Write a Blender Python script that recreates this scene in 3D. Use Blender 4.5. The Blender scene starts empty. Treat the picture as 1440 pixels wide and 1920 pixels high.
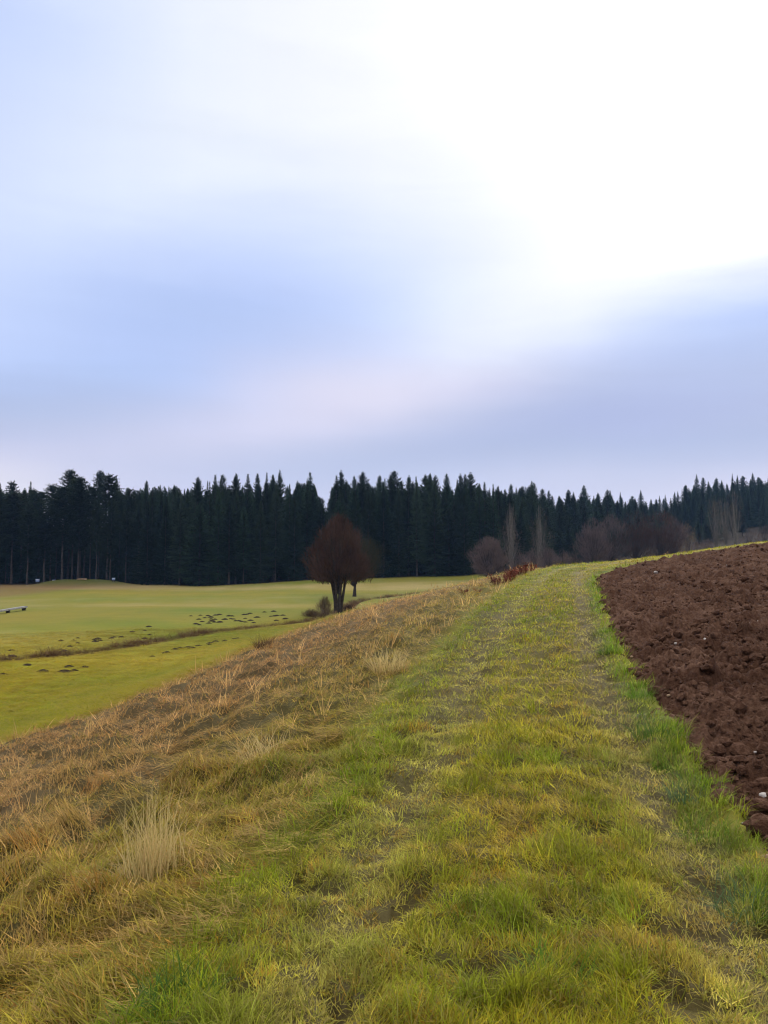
import bpy, math, random
import numpy as np
from mathutils import Vector
random.seed(7); RNG = np.random.default_rng(11)
sc = bpy.context.scene
COL = sc.collection

# ------------------------------------------------------------------ camera
cd = bpy.data.cameras.new('camera'); cam = bpy.data.objects.new('camera', cd); COL.objects.link(cam)
cam.location = (0, 0, 1.6); cam.rotation_euler = (math.radians(90) + math.atan(90 / 1440), 0, 0)
cd.sensor_fit = 'HORIZONTAL'; cd.sensor_width = 36; cd.lens = 36; cd.clip_start = .05; cd.clip_end = 5000
sc.camera = cam

# ------------------------------------------------------------------ world: veiled overcast sky over a Nishita sky
HAZE = .00014
SUN_AZ, SUN_EL = math.radians(22), math.radians(31)
world = bpy.data.worlds.new('World'); sc.world = world; world.use_nodes = True
# cloud deck: colour by elevation (degrees) for a few bearings ahead, and the plain deck elsewhere; half radiance
SKY_EL = [0, 2, 3.5, 5, 6.5, 8, 9.5, 11, 13, 15, 17, 19.5, 22.5, 26, 30, 35, 41, 50, 65, 90]
SKY_AZ = [-33.6, -28.8, -24.0, -19.2, -14.4, -9.6, -4.8, 0.0, 4.8, 9.6, 14.4, 19.2, 24.0, 28.8, 33.6]
SKY_COL = [[[0.15,0.15,0.225],[0.416,0.393,0.424],[0.444,0.427,0.445],[0.43,0.413,0.449],[0.372,0.364,0.441],[0.286,0.302,0.408],[0.245,0.278,0.396],[0.241,0.288,0.431],[0.27,0.326,0.489],[0.291,0.347,0.508],[0.3,0.355,0.506],[0.321,0.371,0.505],[0.338,0.385,0.504],[0.33,0.377,0.504],[0.312,0.363,0.504],[0.305,0.356,0.504],[0.436,0.467,0.553],[0.713,0.713,0.713],[0.812,0.812,0.812],[0.875,0.875,0.875]],[[0.15,0.15,0.225],[0.416,0.393,0.424],[0.444,0.427,0.445],[0.43,0.413,0.449],[0.372,0.364,0.441],[0.286,0.302,0.408],[0.245,0.278,0.396],[0.241,0.288,0.431],[0.27,0.326,0.489],[0.291,0.347,0.508],[0.3,0.355,0.506],[0.321,0.371,0.505],[0.338,0.385,0.504],[0.33,0.377,0.504],[0.312,0.363,0.504],[0.305,0.356,0.504],[0.436,0.467,0.553],[0.713,0.713,0.713],[0.812,0.812,0.812],[0.875,0.875,0.875]],[[0.15,0.15,0.231],[0.354,0.338,0.418],[0.404,0.392,0.443],[0.383,0.374,0.441],[0.343,0.343,0.432],[0.296,0.309,0.414],[0.255,0.285,0.4],[0.239,0.283,0.418],[0.25,0.305,0.463],[0.267,0.324,0.49],[0.277,0.334,0.497],[0.299,0.353,0.502],[0.34,0.386,0.504],[0.362,0.404,0.504],[0.343,0.389,0.504],[0.333,0.38,0.504],[0.452,0.481,0.553],[0.713,0.713,0.713],[0.812,0.812,0.812],[0.875,0.875,0.875]],[[0.15,0.15,0.239],[0.308,0.298,0.412],[0.358,0.353,0.439],[0.335,0.336,0.432],[0.313,0.322,0.423],[0.308,0.318,0.421],[0.277,0.299,0.41],[0.247,0.285,0.414],[0.236,0.291,0.445],[0.246,0.304,0.473],[0.253,0.311,0.482],[0.274,0.329,0.49],[0.333,0.38,0.504],[0.388,0.425,0.504],[0.386,0.423,0.504],[0.377,0.415,0.504],[0.48,0.502,0.553],[0.713,0.713,0.713],[0.812,0.812,0.812],[0.875,0.875,0.875]],[[0.15,0.15,0.247],[0.302,0.297,0.402],[0.332,0.333,0.431],[0.319,0.325,0.426],[0.298,0.311,0.416],[0.316,0.323,0.424],[0.316,0.324,0.429],[0.278,0.307,0.434],[0.249,0.3,0.455],[0.245,0.302,0.47],[0.239,0.297,0.461],[0.253,0.308,0.468],[0.314,0.363,0.502],[0.393,0.427,0.504],[0.431,0.456,0.504],[0.431,0.456,0.504],[0.51,0.525,0.553],[0.713,0.713,0.713],[0.812,0.812,0.812],[0.875,0.875,0.875]],[[0.15,0.15,0.255],[0.28,0.283,0.392],[0.314,0.322,0.424],[0.304,0.315,0.418],[0.276,0.296,0.404],[0.298,0.311,0.415],[0.339,0.339,0.436],[0.338,0.342,0.442],[0.317,0.334,0.452],[0.27,0.313,0.462],[0.248,0.303,0.467],[0.255,0.31,0.476],[0.305,0.355,0.501],[0.387,0.422,0.504],[0.444,0.465,0.504],[0.455,0.471,0.504],[0.523,0.533,0.553],[0.713,0.713,0.713],[0.812,0.812,0.812],[0.875,0.875,0.875]],[[0.15,0.15,0.262],[0.261,0.269,0.382],[0.301,0.314,0.418],[0.293,0.308,0.413],[0.263,0.287,0.396],[0.273,0.294,0.401],[0.331,0.333,0.429],[0.367,0.358,0.445],[0.364,0.361,0.452],[0.303,0.334,0.465],[0.273,0.324,0.48],[0.277,0.331,0.489],[0.325,0.373,0.502],[0.402,0.433,0.504],[0.458,0.474,0.504],[0.473,0.484,0.504],[0.533,0.54,0.553],[0.713,0.713,0.713],[0.812,0.812,0.812],[0.875,0.875,0.875]],[[0.15,0.15,0.27],[0.244,0.257,0.374],[0.296,0.31,0.416],[0.288,0.305,0.411],[0.26,0.285,0.394],[0.247,0.274,0.384],[0.292,0.307,0.411],[0.36,0.354,0.441],[0.383,0.376,0.457],[0.343,0.366,0.48],[0.316,0.362,0.497],[0.32,0.37,0.503],[0.372,0.412,0.504],[0.433,0.457,0.505],[0.475,0.486,0.506],[0.492,0.5,0.507],[0.54,0.545,0.553],[0.713,0.713,0.713],[0.812,0.812,0.812],[0.875,0.875,0.875]],[[0.15,0.15,0.278],[0.247,0.258,0.376],[0.3,0.313,0.417],[0.295,0.31,0.415],[0.268,0.291,0.4],[0.234,0.263,0.379],[0.25,0.275,0.388],[0.294,0.308,0.409],[0.36,0.359,0.448],[0.388,0.406,0.484],[0.404,0.432,0.5],[0.395,0.429,0.504],[0.411,0.441,0.504],[0.451,0.47,0.506],[0.512,0.519,0.531],[0.55,0.552,0.555],[0.566,0.568,0.571],[0.713,0.713,0.713],[0.812,0.812,0.812],[0.875,0.875,0.875]],[[0.15,0.15,0.286],[0.256,0.263,0.38],[0.309,0.318,0.421],[0.303,0.315,0.419],[0.275,0.295,0.404],[0.229,0.259,0.376],[0.223,0.253,0.376],[0.245,0.27,0.387],[0.315,0.327,0.429],[0.382,0.403,0.482],[0.442,0.463,0.501],[0.455,0.474,0.506],[0.457,0.475,0.508],[0.496,0.507,0.527],[0.586,0.589,0.595],[0.628,0.629,0.629],[0.606,0.606,0.606],[0.713,0.713,0.713],[0.812,0.812,0.812],[0.875,0.875,0.875]],[[0.15,0.15,0.293],[0.264,0.269,0.384],[0.315,0.322,0.424],[0.308,0.318,0.421],[0.277,0.296,0.404],[0.23,0.26,0.376],[0.213,0.243,0.374],[0.216,0.246,0.376],[0.253,0.284,0.402],[0.324,0.356,0.474],[0.42,0.446,0.501],[0.496,0.504,0.513],[0.517,0.521,0.524],[0.575,0.576,0.578],[0.702,0.702,0.703],[0.73,0.73,0.73],[0.67,0.67,0.67],[0.713,0.713,0.713],[0.812,0.812,0.812],[0.875,0.875,0.875]],[[0.15,0.157,0.301],[0.255,0.264,0.381],[0.326,0.329,0.428],[0.305,0.316,0.419],[0.265,0.287,0.398],[0.225,0.255,0.375],[0.213,0.242,0.374],[0.212,0.242,0.375],[0.231,0.266,0.397],[0.267,0.312,0.452],[0.339,0.382,0.493],[0.502,0.519,0.547],[0.618,0.619,0.62],[0.691,0.691,0.691],[0.79,0.79,0.79],[0.774,0.774,0.774],[0.69,0.69,0.69],[0.713,0.713,0.713],[0.812,0.812,0.812],[0.875,0.875,0.875]],[[0.162,0.171,0.309],[0.292,0.291,0.398],[0.358,0.351,0.441],[0.332,0.333,0.43],[0.269,0.289,0.398],[0.226,0.257,0.375],[0.218,0.248,0.374],[0.216,0.247,0.376],[0.226,0.265,0.398],[0.242,0.293,0.444],[0.291,0.344,0.489],[0.483,0.503,0.548],[0.662,0.662,0.663],[0.762,0.762,0.762],[0.83,0.83,0.83],[0.781,0.781,0.781],[0.701,0.7,0.7],[0.713,0.713,0.713],[0.812,0.812,0.812],[0.875,0.875,0.875]],[[0.175,0.182,0.315],[0.34,0.324,0.418],[0.389,0.372,0.453],[0.363,0.354,0.443],[0.279,0.295,0.401],[0.23,0.26,0.375],[0.225,0.255,0.374],[0.222,0.253,0.377],[0.229,0.27,0.402],[0.237,0.29,0.444],[0.27,0.325,0.487],[0.457,0.475,0.532],[0.667,0.667,0.667],[0.792,0.792,0.792],[0.834,0.834,0.834],[0.766,0.766,0.766],[0.702,0.702,0.702],[0.713,0.713,0.713],[0.812,0.812,0.812],[0.875,0.875,0.875]],[[0.175,0.182,0.315],[0.34,0.324,0.418],[0.389,0.372,0.453],[0.363,0.354,0.443],[0.279,0.295,0.401],[0.23,0.26,0.375],[0.225,0.255,0.374],[0.222,0.253,0.377],[0.229,0.27,0.402],[0.237,0.29,0.444],[0.27,0.325,0.487],[0.457,0.475,0.532],[0.667,0.667,0.667],[0.792,0.792,0.792],[0.834,0.834,0.834],[0.766,0.766,0.766],[0.702,0.702,0.702],[0.713,0.713,0.713],[0.812,0.812,0.812],[0.875,0.875,0.875]]]
SKY_GEN = [[0.275,0.31,0.435],[0.278,0.313,0.438],[0.281,0.316,0.441],[0.284,0.318,0.443],[0.286,0.321,0.446],[0.289,0.323,0.448],[0.292,0.326,0.451],[0.295,0.328,0.453],[0.309,0.341,0.466],[0.334,0.363,0.488],[0.359,0.386,0.5],[0.392,0.414,0.5],[0.433,0.447,0.5],[0.481,0.485,0.5],[0.525,0.525,0.525],[0.575,0.575,0.575],[0.634,0.634,0.634],[0.713,0.713,0.713],[0.812,0.812,0.812],[0.875,0.875,0.875]]


class NT:
    """small node-graph helper"""
    def __init__(s, tree): s.t = tree; s.n = tree.nodes; s.l = tree.links
    def add(s, typ, **kw):
        n = s.n.new(typ)
        for k, v in kw.items(): setattr(n, k, v)
        return n
    def put(s, sock, v):
        if hasattr(v, 'is_linked') or isinstance(v, bpy.types.NodeSocket): s.l.new(v, sock)
        else: sock.default_value = v
    def m(s, op, a, b=0.0, c=0.0, clamp=False):
        n = s.add('ShaderNodeMath', operation=op, use_clamp=clamp)
        s.put(n.inputs[0], a); s.put(n.inputs[1], b); s.put(n.inputs[2], c)
        return n.outputs[0]
    def noise(s, vec, scale, detail=3, rough=.55, dist=0.0):
        n = s.add('ShaderNodeTexNoise'); s.l.new(vec, n.inputs['Vector'])
        n.inputs['Scale'].default_value = scale; n.inputs['Detail'].default_value = detail
        n.inputs['Roughness'].default_value = rough; n.inputs['Distortion'].default_value = dist
        return n.outputs['Fac']
    def ramp(s, f, stops):
        n = s.add('ShaderNodeValToRGB'); s.l.new(f, n.inputs[0]); e = n.color_ramp.elements
        while len(e) < len(stops): e.new(.5)
        for i, (p, c) in enumerate(stops):
            e[i].position = p; e[i].color = (*c, 1) if len(c) == 3 else c
        return n.outputs[0]
    def mix(s, f, a, b, mode='MIX'):
        n = s.add('ShaderNodeMix', data_type='RGBA', blend_type=mode); n.clamp_result = False
        s.put(n.inputs[0], f)
        s.put(n.inputs[6], a if not isinstance(a, tuple) else (*a[:3], 1)); s.put(n.inputs[7], b if not isinstance(b, tuple) else (*b[:3], 1))
        return n.outputs[2]


w = NT(world.node_tree); w.n.clear()
tc = w.add('ShaderNodeTexCoord').outputs['Generated']
sep = w.add('ShaderNodeSeparateXYZ'); w.l.new(tc, sep.inputs[0])
DEG = 180 / math.pi
az = w.m('MULTIPLY', w.m('ARCTAN2', sep.outputs[0], sep.outputs[1]), DEG)
el = w.m('MULTIPLY', w.m('ARCSINE', sep.outputs[2]), DEG)
nz1 = w.noise(tc, 2.4, 3, .5)
mpw = w.add('ShaderNodeMapping'); w.l.new(tc, mpw.inputs[0]); mpw.inputs['Scale'].default_value = (3, 3, 16); nz2 = w.noise(mpw.outputs[0], 1.0, 5, .55, .4)
azw = w.m('ADD', az, w.m('MULTIPLY', w.m('SUBTRACT', nz1, .5), 3.0))
pe = w.m('DIVIDE', w.m('LOGARITHM', w.m('MULTIPLY_ADD', w.m('MAXIMUM', el, 0.0), 1 / 6., 1.0), math.e), math.log(16))
pe = w.m('ADD', pe, w.m('MULTIPLY', w.m('SUBTRACT', nz2, .5), .035))


def deck(cols):
    n = w.add('ShaderNodeValToRGB'); w.l.new(pe, n.inputs[0]); n.color_ramp.interpolation = 'CARDINAL'; e = n.color_ramp.elements
    while len(e) < len(cols): e.new(.5)
    for k_, (q_, c_) in enumerate(zip(SKY_EL, cols)): e[k_].position = math.log1p(q_ / 6) / math.log(16); e[k_].color = (*c_, 1)
    return n.outputs[0]


sumw = None; sumc = None; SG_ = .55 * 4.8
for a_, cols_ in zip(SKY_AZ, SKY_COL):
    da = w.m('SUBTRACT', azw, a_); wt = w.m('MULTIPLY', w.m('EXPONENT', w.m('MULTIPLY', w.m('MULTIPLY', da, da), -1 / (2 * SG_ ** 2))), 1 / 1.379)
    vs_ = w.add('ShaderNodeVectorMath', operation='SCALE'); w.l.new(deck(cols_), vs_.inputs[0]); w.l.new(wt, vs_.inputs['Scale'])
    if sumc is None: sumc, sumw = vs_.outputs[0], wt
    else:
        va = w.add('ShaderNodeVectorMath', operation='ADD'); w.l.new(sumc, va.inputs[0]); w.l.new(vs_.outputs[0], va.inputs[1]); sumc = va.outputs[0]; sumw = w.m('ADD', sumw, wt)
vs_ = w.add('ShaderNodeVectorMath', operation='SCALE'); w.l.new(deck(SKY_GEN), vs_.inputs[0]); w.l.new(w.m('MAXIMUM', w.m('SUBTRACT', 1.0, sumw), 0.0), vs_.inputs['Scale'])
va = w.add('ShaderNodeVectorMath', operation='ADD'); w.l.new(sumc, va.inputs[0]); w.l.new(vs_.outputs[0], va.inputs[1])
vs_ = w.add('ShaderNodeVectorMath', operation='SCALE'); w.l.new(va.outputs[0], vs_.inputs[0]); w.l.new(w.m('MULTIPLY_ADD', w.m('SUBTRACT', nz2, .5), .12, 1.0), vs_.inputs['Scale'])
cl = vs_.outputs[0]
sky = w.add('ShaderNodeTexSky', sky_type='NISHITA'); sky.sun_disc = False
sky.sun_elevation = SUN_EL; sky.sun_rotation = SUN_AZ; sky.altitude = 500
SKY_GAIN = 2.08
cloud = w.mix(1.0, cl, (SKY_GAIN * 10,) * 3, 'MULTIPLY')
bgcol = w.mix(.94, sky.outputs[0], cloud)
bg = w.add('ShaderNodeBackground'); w.l.new(bgcol, bg.inputs[0]); bg.inputs[1].default_value = .1
wo = w.add('ShaderNodeOutputWorld'); w.l.new(bg.outputs[0], wo.inputs[0])
world.cycles.sampling_method = 'MANUAL'; world.cycles.sample_map_resolution = 512

# ------------------------------------------------------------------ sun behind the veil
sl = bpy.data.lights.new('sun', 'SUN'); sl.energy = 1.5; sl.angle = math.radians(28); sl.color = (1, .96, .9)
so = bpy.data.objects.new('sun', sl); COL.objects.link(so)
sd = Vector((math.sin(SUN_AZ) * math.cos(SUN_EL), math.cos(SUN_AZ) * math.cos(SUN_EL), math.sin(SUN_EL)))
so.rotation_euler = sd.to_track_quat('Z', 'Y').to_euler(); so.location = (20, 40, 60)

# ------------------------------------------------------------------ view
sc.view_settings.view_transform = 'Standard'; sc.view_settings.look = 'None'
sc.view_settings.exposure = 0; sc.view_settings.gamma = 1; sc.view_settings.use_curve_mapping = False
sc.render.engine = 'CYCLES'
sc.cycles.use_denoising = True; sc.cycles.max_bounces = 5; sc.cycles.diffuse_bounces = 3; sc.cycles.glossy_bounces = 2
sc.cycles.transmission_bounces = 2; sc.cycles.transparent_max_bounces = 4; sc.cycles.volume_bounces = 0
sc.cycles.filter_width = 1.15; sc.cycles.use_adaptive_sampling = True; sc.cycles.adaptive_threshold = .02
sc.cycles.sample_clamp_indirect = 4; sc.cycles.caustics_reflective = False; sc.cycles.caustics_refractive = False

# ================================================================== helpers
def tag(o, label=None, cat=None, group=None, kind=None):
    for k, v in (('label', label), ('category', cat), ('group', group), ('kind', kind)):
        if v: o[k] = v
    return o


def empty(name, loc, rz=0.0, label=None, cat=None, group=None):
    o = bpy.data.objects.new(name, None); COL.objects.link(o); o.location = loc; o.rotation_euler = (0, 0, rz); o.empty_display_size = .2
    return tag(o, label, cat, group)


def mk_mesh(name, V, F=None, quads=None, tris=None, mat=None, smooth=False, attrs=None):
    me = bpy.data.meshes.new(name)
    V = np.asarray(V, np.float32)
    me.vertices.add(len(V)); me.vertices.foreach_set('co', V.ravel())
    loops, starts, tot = [], [], 0
    for arr, k in ((quads, 4), (tris, 3)):
        if arr is not None and len(arr):
            arr = np.asarray(arr, np.int32); loops.append(arr.ravel()); starts.append(tot + np.arange(len(arr)) * k); tot += arr.size
    if loops:
        loops = np.concatenate(loops); starts = np.concatenate(starts).astype(np.int32)
        me.loops.add(len(loops)); me.loops.foreach_set('vertex_index', loops)
        me.polygons.add(len(starts)); me.polygons.foreach_set('loop_start', starts)
        if smooth: me.polygons.foreach_set('use_smooth', np.ones(len(starts), bool))
    for k, v in (attrs or {}).items():
        v = np.asarray(v, np.float32)
        if v.ndim == 1:
            a = me.attributes.new(k, 'FLOAT', 'POINT'); a.data.foreach_set('value', v)
        elif v.shape[1] == 3:
            a = me.attributes.new(k, 'FLOAT_VECTOR', 'POINT'); a.data.foreach_set('vector', v.ravel())
        else:
            a = me.attributes.new(k, 'FLOAT_COLOR', 'POINT'); a.data.foreach_set('color', v.ravel())
    me.update(calc_edges=True); me.validate()
    if mat: me.materials.append(mat)
    return me


def obj(name, me, parent=None, loc=(0, 0, 0), rot=(0, 0, 0), sc_=(1, 1, 1)):
    o = bpy.data.objects.new(name, me); COL.objects.link(o); o.parent = parent
    o.location = loc; o.rotation_euler = rot; o.scale = sc_
    return o


def _hash(ix, iy, seed):
    h = (ix.astype(np.int64) * 374761393 + iy.astype(np.int64) * 668265263 + seed * 974711) & 0xffffffff
    h = ((h ^ (h >> 13)) * 1274126177) & 0xffffffff
    return (h ^ (h >> 16)) & 0xffffffff


def perlin(x, y, seed=0):
    x = np.asarray(x, float); y = np.asarray(y, float)
    ix = np.floor(x).astype(np.int64); iy = np.floor(y).astype(np.int64); fx = x - ix; fy = y - iy
    u = fx * fx * fx * (fx * (fx * 6 - 15) + 10); v = fy * fy * fy * (fy * (fy * 6 - 15) + 10)
    def g(a, b, dx, dy):
        th = _hash(a, b, seed) * (2 * np.pi / 4294967296.)
        return np.cos(th) * dx + np.sin(th) * dy
    n0 = g(ix, iy, fx, fy) * (1 - u) + g(ix + 1, iy, fx - 1, fy) * u
    n1 = g(ix, iy + 1, fx, fy - 1) * (1 - u) + g(ix + 1, iy + 1, fx - 1, fy - 1) * u
    return (n0 * (1 - v) + n1 * v) * 1.5


def fbm(x, y, octv=3, seed=0, gain=.5):
    s = 0; a = 1; tot = 0
    for i in range(octv):
        s = s + a * perlin(x * 2 ** i, y * 2 ** i, seed + i); tot += a; a *= gain
    return s / tot


def worley(x, y, seed=0):
    ix = np.floor(x).astype(np.int64); iy = np.floor(y).astype(np.int64); best = np.full(np.shape(x), 9.)
    for dx in (-1, 0, 1):
        for dy in (-1, 0, 1):
            h = _hash(ix + dx, iy + dy, seed); px = ix + dx + (h & 0xffff) / 65536.; py = iy + dy + ((h >> 16) & 0xffff) / 65536.
            best = np.minimum(best, (px - x) ** 2 + (py - y) ** 2)
    return np.sqrt(best)


def sstep(a, b, x):
    q = np.clip((np.asarray(x, float) - a) / (b - a), 0, 1); return q * q * (3 - 2 * q)


def lerp(a, b, f):
    return a + (np.asarray(b) - a) * np.asarray(f)[..., None]


def sdist(poly, X, Y, closed=True):
    """signed distance to a plan polygon, positive inside (plain distance to a polyline if not closed)"""
    X = np.asarray(X, float); Y = np.asarray(Y, float); d = np.full(X.shape, 1e9); ins = np.zeros(X.shape, bool)
    n = len(poly)
    for i in range(n if closed else n - 1):
        ax, ay = poly[i]; bx, by = poly[(i + 1) % n]; ex, ey = bx - ax, by - ay
        tt = np.clip(((X - ax) * ex + (Y - ay) * ey) / (ex * ex + ey * ey + 1e-12), 0, 1)
        d = np.minimum(d, (X - ax - tt * ex) ** 2 + (Y - ay - tt * ey) ** 2)
        if closed:
            c = ((ay > Y) != (by > Y)); ins ^= c & (X < ex * (Y - ay) / (ey if ey else 1e-12) + ax)
    d = np.sqrt(d)
    return np.where(ins, d, -d) if closed else d


# ================================================================== terrain heights
CTRL = np.array([[0.0,0.0,0.0],[0.0,-6.0,-0.1],[0.0,-25.0,-0.4],[0.0,-120.0,-3.0],[30.0,-30.0,2.2],[-30.0,-30.0,-4.0],[80.0,-20.0,5.0],[-80.0,-40.0,-5.0],[6.0,0.0,0.35],[-4.0,0.0,-0.75],[-12.0,2.0,-2.6],[12.0,0.0,0.8],[30.0,5.0,2.0],[-25.0,5.0,-4.2],[0.0,-600.0,-6.0],[400.0,-200.0,20.0],[-400.0,-200.0,-6.0],[0.0,2.76,0.0],[1.26,2.62,0.08],[-1.45,3.02,-0.15],[-2.28,4.69,-0.45],[-3.61,7.38,-0.9],[-5.32,10.85,-1.35],[-7.53,15.31,-2.0],[-10.43,21.2,-3.1],[-16.45,33.32,-4.1],[-23.92,48.32,-4.6],[-46.17,92.92,-4.8],[-0.95,3.93,-0.12],[-1.56,6.39,-0.35],[-2.68,10.89,-0.85],[-5.56,19.32,-1.6],[-4.08,25.79,-1.2],[-1.79,32.42,-0.7],[-11.2,38.82,-4.2],[-10.21,64.41,-4.6],[-0.37,6.71,0.0],[0.37,10.79,0.12],[1.92,17.42,0.4],[1.95,4.0,0.06],[2.13,5.14,0.1],[2.75,8.18,0.2],[3.42,11.55,0.33],[3.52,7.13,0.38],[7.07,14.23,0.62],[-0.59,10.79,-0.1],[-0.98,17.74,-0.35],[-81.17,163.0,-4.03],[-54.11,163.0,-4.03],[-36.52,165.0,-4.09],[-14.28,172.0,-3.03],[3.65,176.0,-2.65],[19.93,180.0,-2.25],[-4.91,89.0,-4.53],[5.6,135.0,-4.17],[-4.69,128.0,-4.4],[-16.57,100.0,-4.6],[-22.01,76.0,-4.68],[8.63,47.0,1.02],[5.23,42.0,0.56],[6.6,36.0,0.73],[10.84,46.0,1.31],[16.64,50.0,1.7],[25.99,52.0,2.82],[8.98,33.0,0.85],[5.11,18.5,0.58],[11.96,24.0,1.1],[17.97,36.0,1.85],[10.66,28.0,1.02],[5.69,15.0,0.57],[14.3,43.0,1.51],[23.74,47.5,2.62],[14.0,60.0,0.5],[24.0,75.0,0.6],[12.0,80.0,-2.2],[30.0,110.0,-2.2],[50.0,75.0,2.2],[70.0,120.0,0.0],[20.0,160.0,-2.8],[60.0,170.0,-1.5],[110.0,170.0,3.0],[40.0,230.0,1.5],[80.0,260.0,4.0],[140.0,270.0,10.0],[100.0,330.0,12.0],[180.0,360.0,18.0],[30.0,300.0,5.0],[-40.0,230.0,-2.5],[-120.0,230.0,-3.0],[0.0,600.0,14.0],[300.0,600.0,25.0],[-300.0,600.0,8.0],[-150.0,120.0,-4.5],[-300.0,150.0,-3.0],[250.0,150.0,12.0],[600.0,300.0,30.0],[-700.0,300.0,5.0],[5.0,55.0,-0.5],[-6.0,50.0,-3.3],[3.0,70.0,-3.6]])


def _warp(X, Y):
    r = np.hypot(X, Y) + 1e-6; k = np.log1p(r / 4.) / r
    return X * k, Y * k, r


def _kern(d): return np.where(d > 0, d * d * np.log(d + 1e-9), 0)


_U, _V, _r = _warp(CTRL[:, 0], CTRL[:, 1]); _n = len(_U)
_A = np.zeros((_n + 3, _n + 3)); _A[:_n, :_n] = _kern(np.hypot(_U[:, None] - _U, _V[:, None] - _V)) + np.eye(_n) * 2e-4
_A[:_n, _n:] = np.c_[np.ones(_n), _U, _V]; _A[_n:, :_n] = _A[:_n, _n:].T
_W = np.linalg.solve(_A, np.r_[CTRL[:, 2] / (_r + 4), 0, 0, 0])

FIELD = [(-6, -60), (-2, -30), (.3, -8), (1.25, 0), (1.7, 2.6), (1.94, 3.97), (2.02, 4.44), (2.15, 5.13), (2.35, 6.26), (2.72, 8.02), (3.25, 10.6), (3.69, 12.62), (5.2, 18.46), (7.58, 27.66), (9.07, 33.0), (10.21, 35.53), (11.98, 38.87), (14.08, 42.0), (16.68, 44.3), (19.74, 45.9), (23.5, 47.2), (40, 52), (70, 58), (90, 40), (90, -60)]
BANK = [(-16, -60), (-11, -20), (-9.8, 0), (-8.8, 9), (-7.6, 15.3), (-6.4, 17.8), (-5.6, 19.6), (-4.8, 23), (-4.2, 26.6), (-3.1, 30.4), (-1.7, 34.5), (2, 40), (5.4, 44.5), (9, 49.5), (14, 55), (20, 59), (26, 60), (22, 56), (14, 50.5), (10, 45.5), (7.57, 40.47), (4.83, 30.36), (1.8, 16.28), (.61, 11.09), (0, 8.1), (-.34, 6.22), (-.53, 4.85), (-.84, 3.65), (-1.04, 2.99), (-1.5, 1), (-2.4, -4), (-4, -20), (-9, -60)]
RUTL = [(-1.6, -8), (-.8, 0), (-.31, 2.86), (-.06, 4.35), (.33, 6.1), (.82, 8.56), (1.48, 11.64), (2.95, 17.81), (6.61, 32.96), (9.04, 40.78), (13, 46)]
RUTR = [(.1, -8), (.95, 0), (1.39, 3.05), (1.7, 4.41), (1.93, 6.03), (2.43, 8.65), (3.34, 12.75), (5.0, 19.5), (7.9, 31.5), (9.6, 38), (13.5, 44)]
DITCH = [(-60, 20), (-34, 36), (-25.5, 45), (-23.8, 48.1), (-22.2, 52), (-20.3, 56.9), (-18.2, 62.9), (-15.4, 69.8), (-12.3, 74), (-8.6, 77.7), (-6.6, 84), (-5.8, 88.2), (-4.8, 100), (-4.4, 115), (-2.5, 123), (3.7, 133), (12, 144), (20, 152)]
PATH = [(7.57, 40.47), (4.83, 30.36), (1.8, 16.28), (.61, 11.09), (0, 8.1), (-.34, 6.22), (-.53, 4.85), (-.84, 3.65), (-1.04, 2.99), (-1.5, 1), (-2.4, -4), (-4, -20), (-9, -60), (-6, -60), (-2, -30), (.3, -8), (1.25, 0), (1.7, 2.6), (1.94, 3.97), (2.02, 4.44), (2.15, 5.13), (2.35, 6.26), (2.72, 8.02), (3.25, 10.6), (3.69, 12.62), (5.2, 18.46), (7.58, 27.66), (9.07, 33.0), (10.21, 35.53), (11.98, 38.87), (14.08, 42.0), (16.68, 44.3), (19.74, 45.9), (23.5, 47.2), (40, 52), (70, 58), (70, 62), (40, 57), (26, 54), (20, 52.5), (14, 49), (10, 44.5)]


def H0(X, Y):
    X = np.atleast_1d(np.asarray(X, float)); Y = np.atleast_1d(np.asarray(Y, float)); sh = X.shape
    X = X.ravel(); Y = Y.ravel(); out = np.empty(X.size)
    for i in range(0, X.size, 20000):
        u, v, r = _warp(X[i:i + 20000], Y[i:i + 20000]); K = _kern(np.hypot(u[:, None] - _U, v[:, None] - _V))
        out[i:i + 20000] = (K @ _W[:-3] + _W[-3] + _W[-2] * u + _W[-1] * v) * (r + 4)
    return out.reshape(sh)


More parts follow.
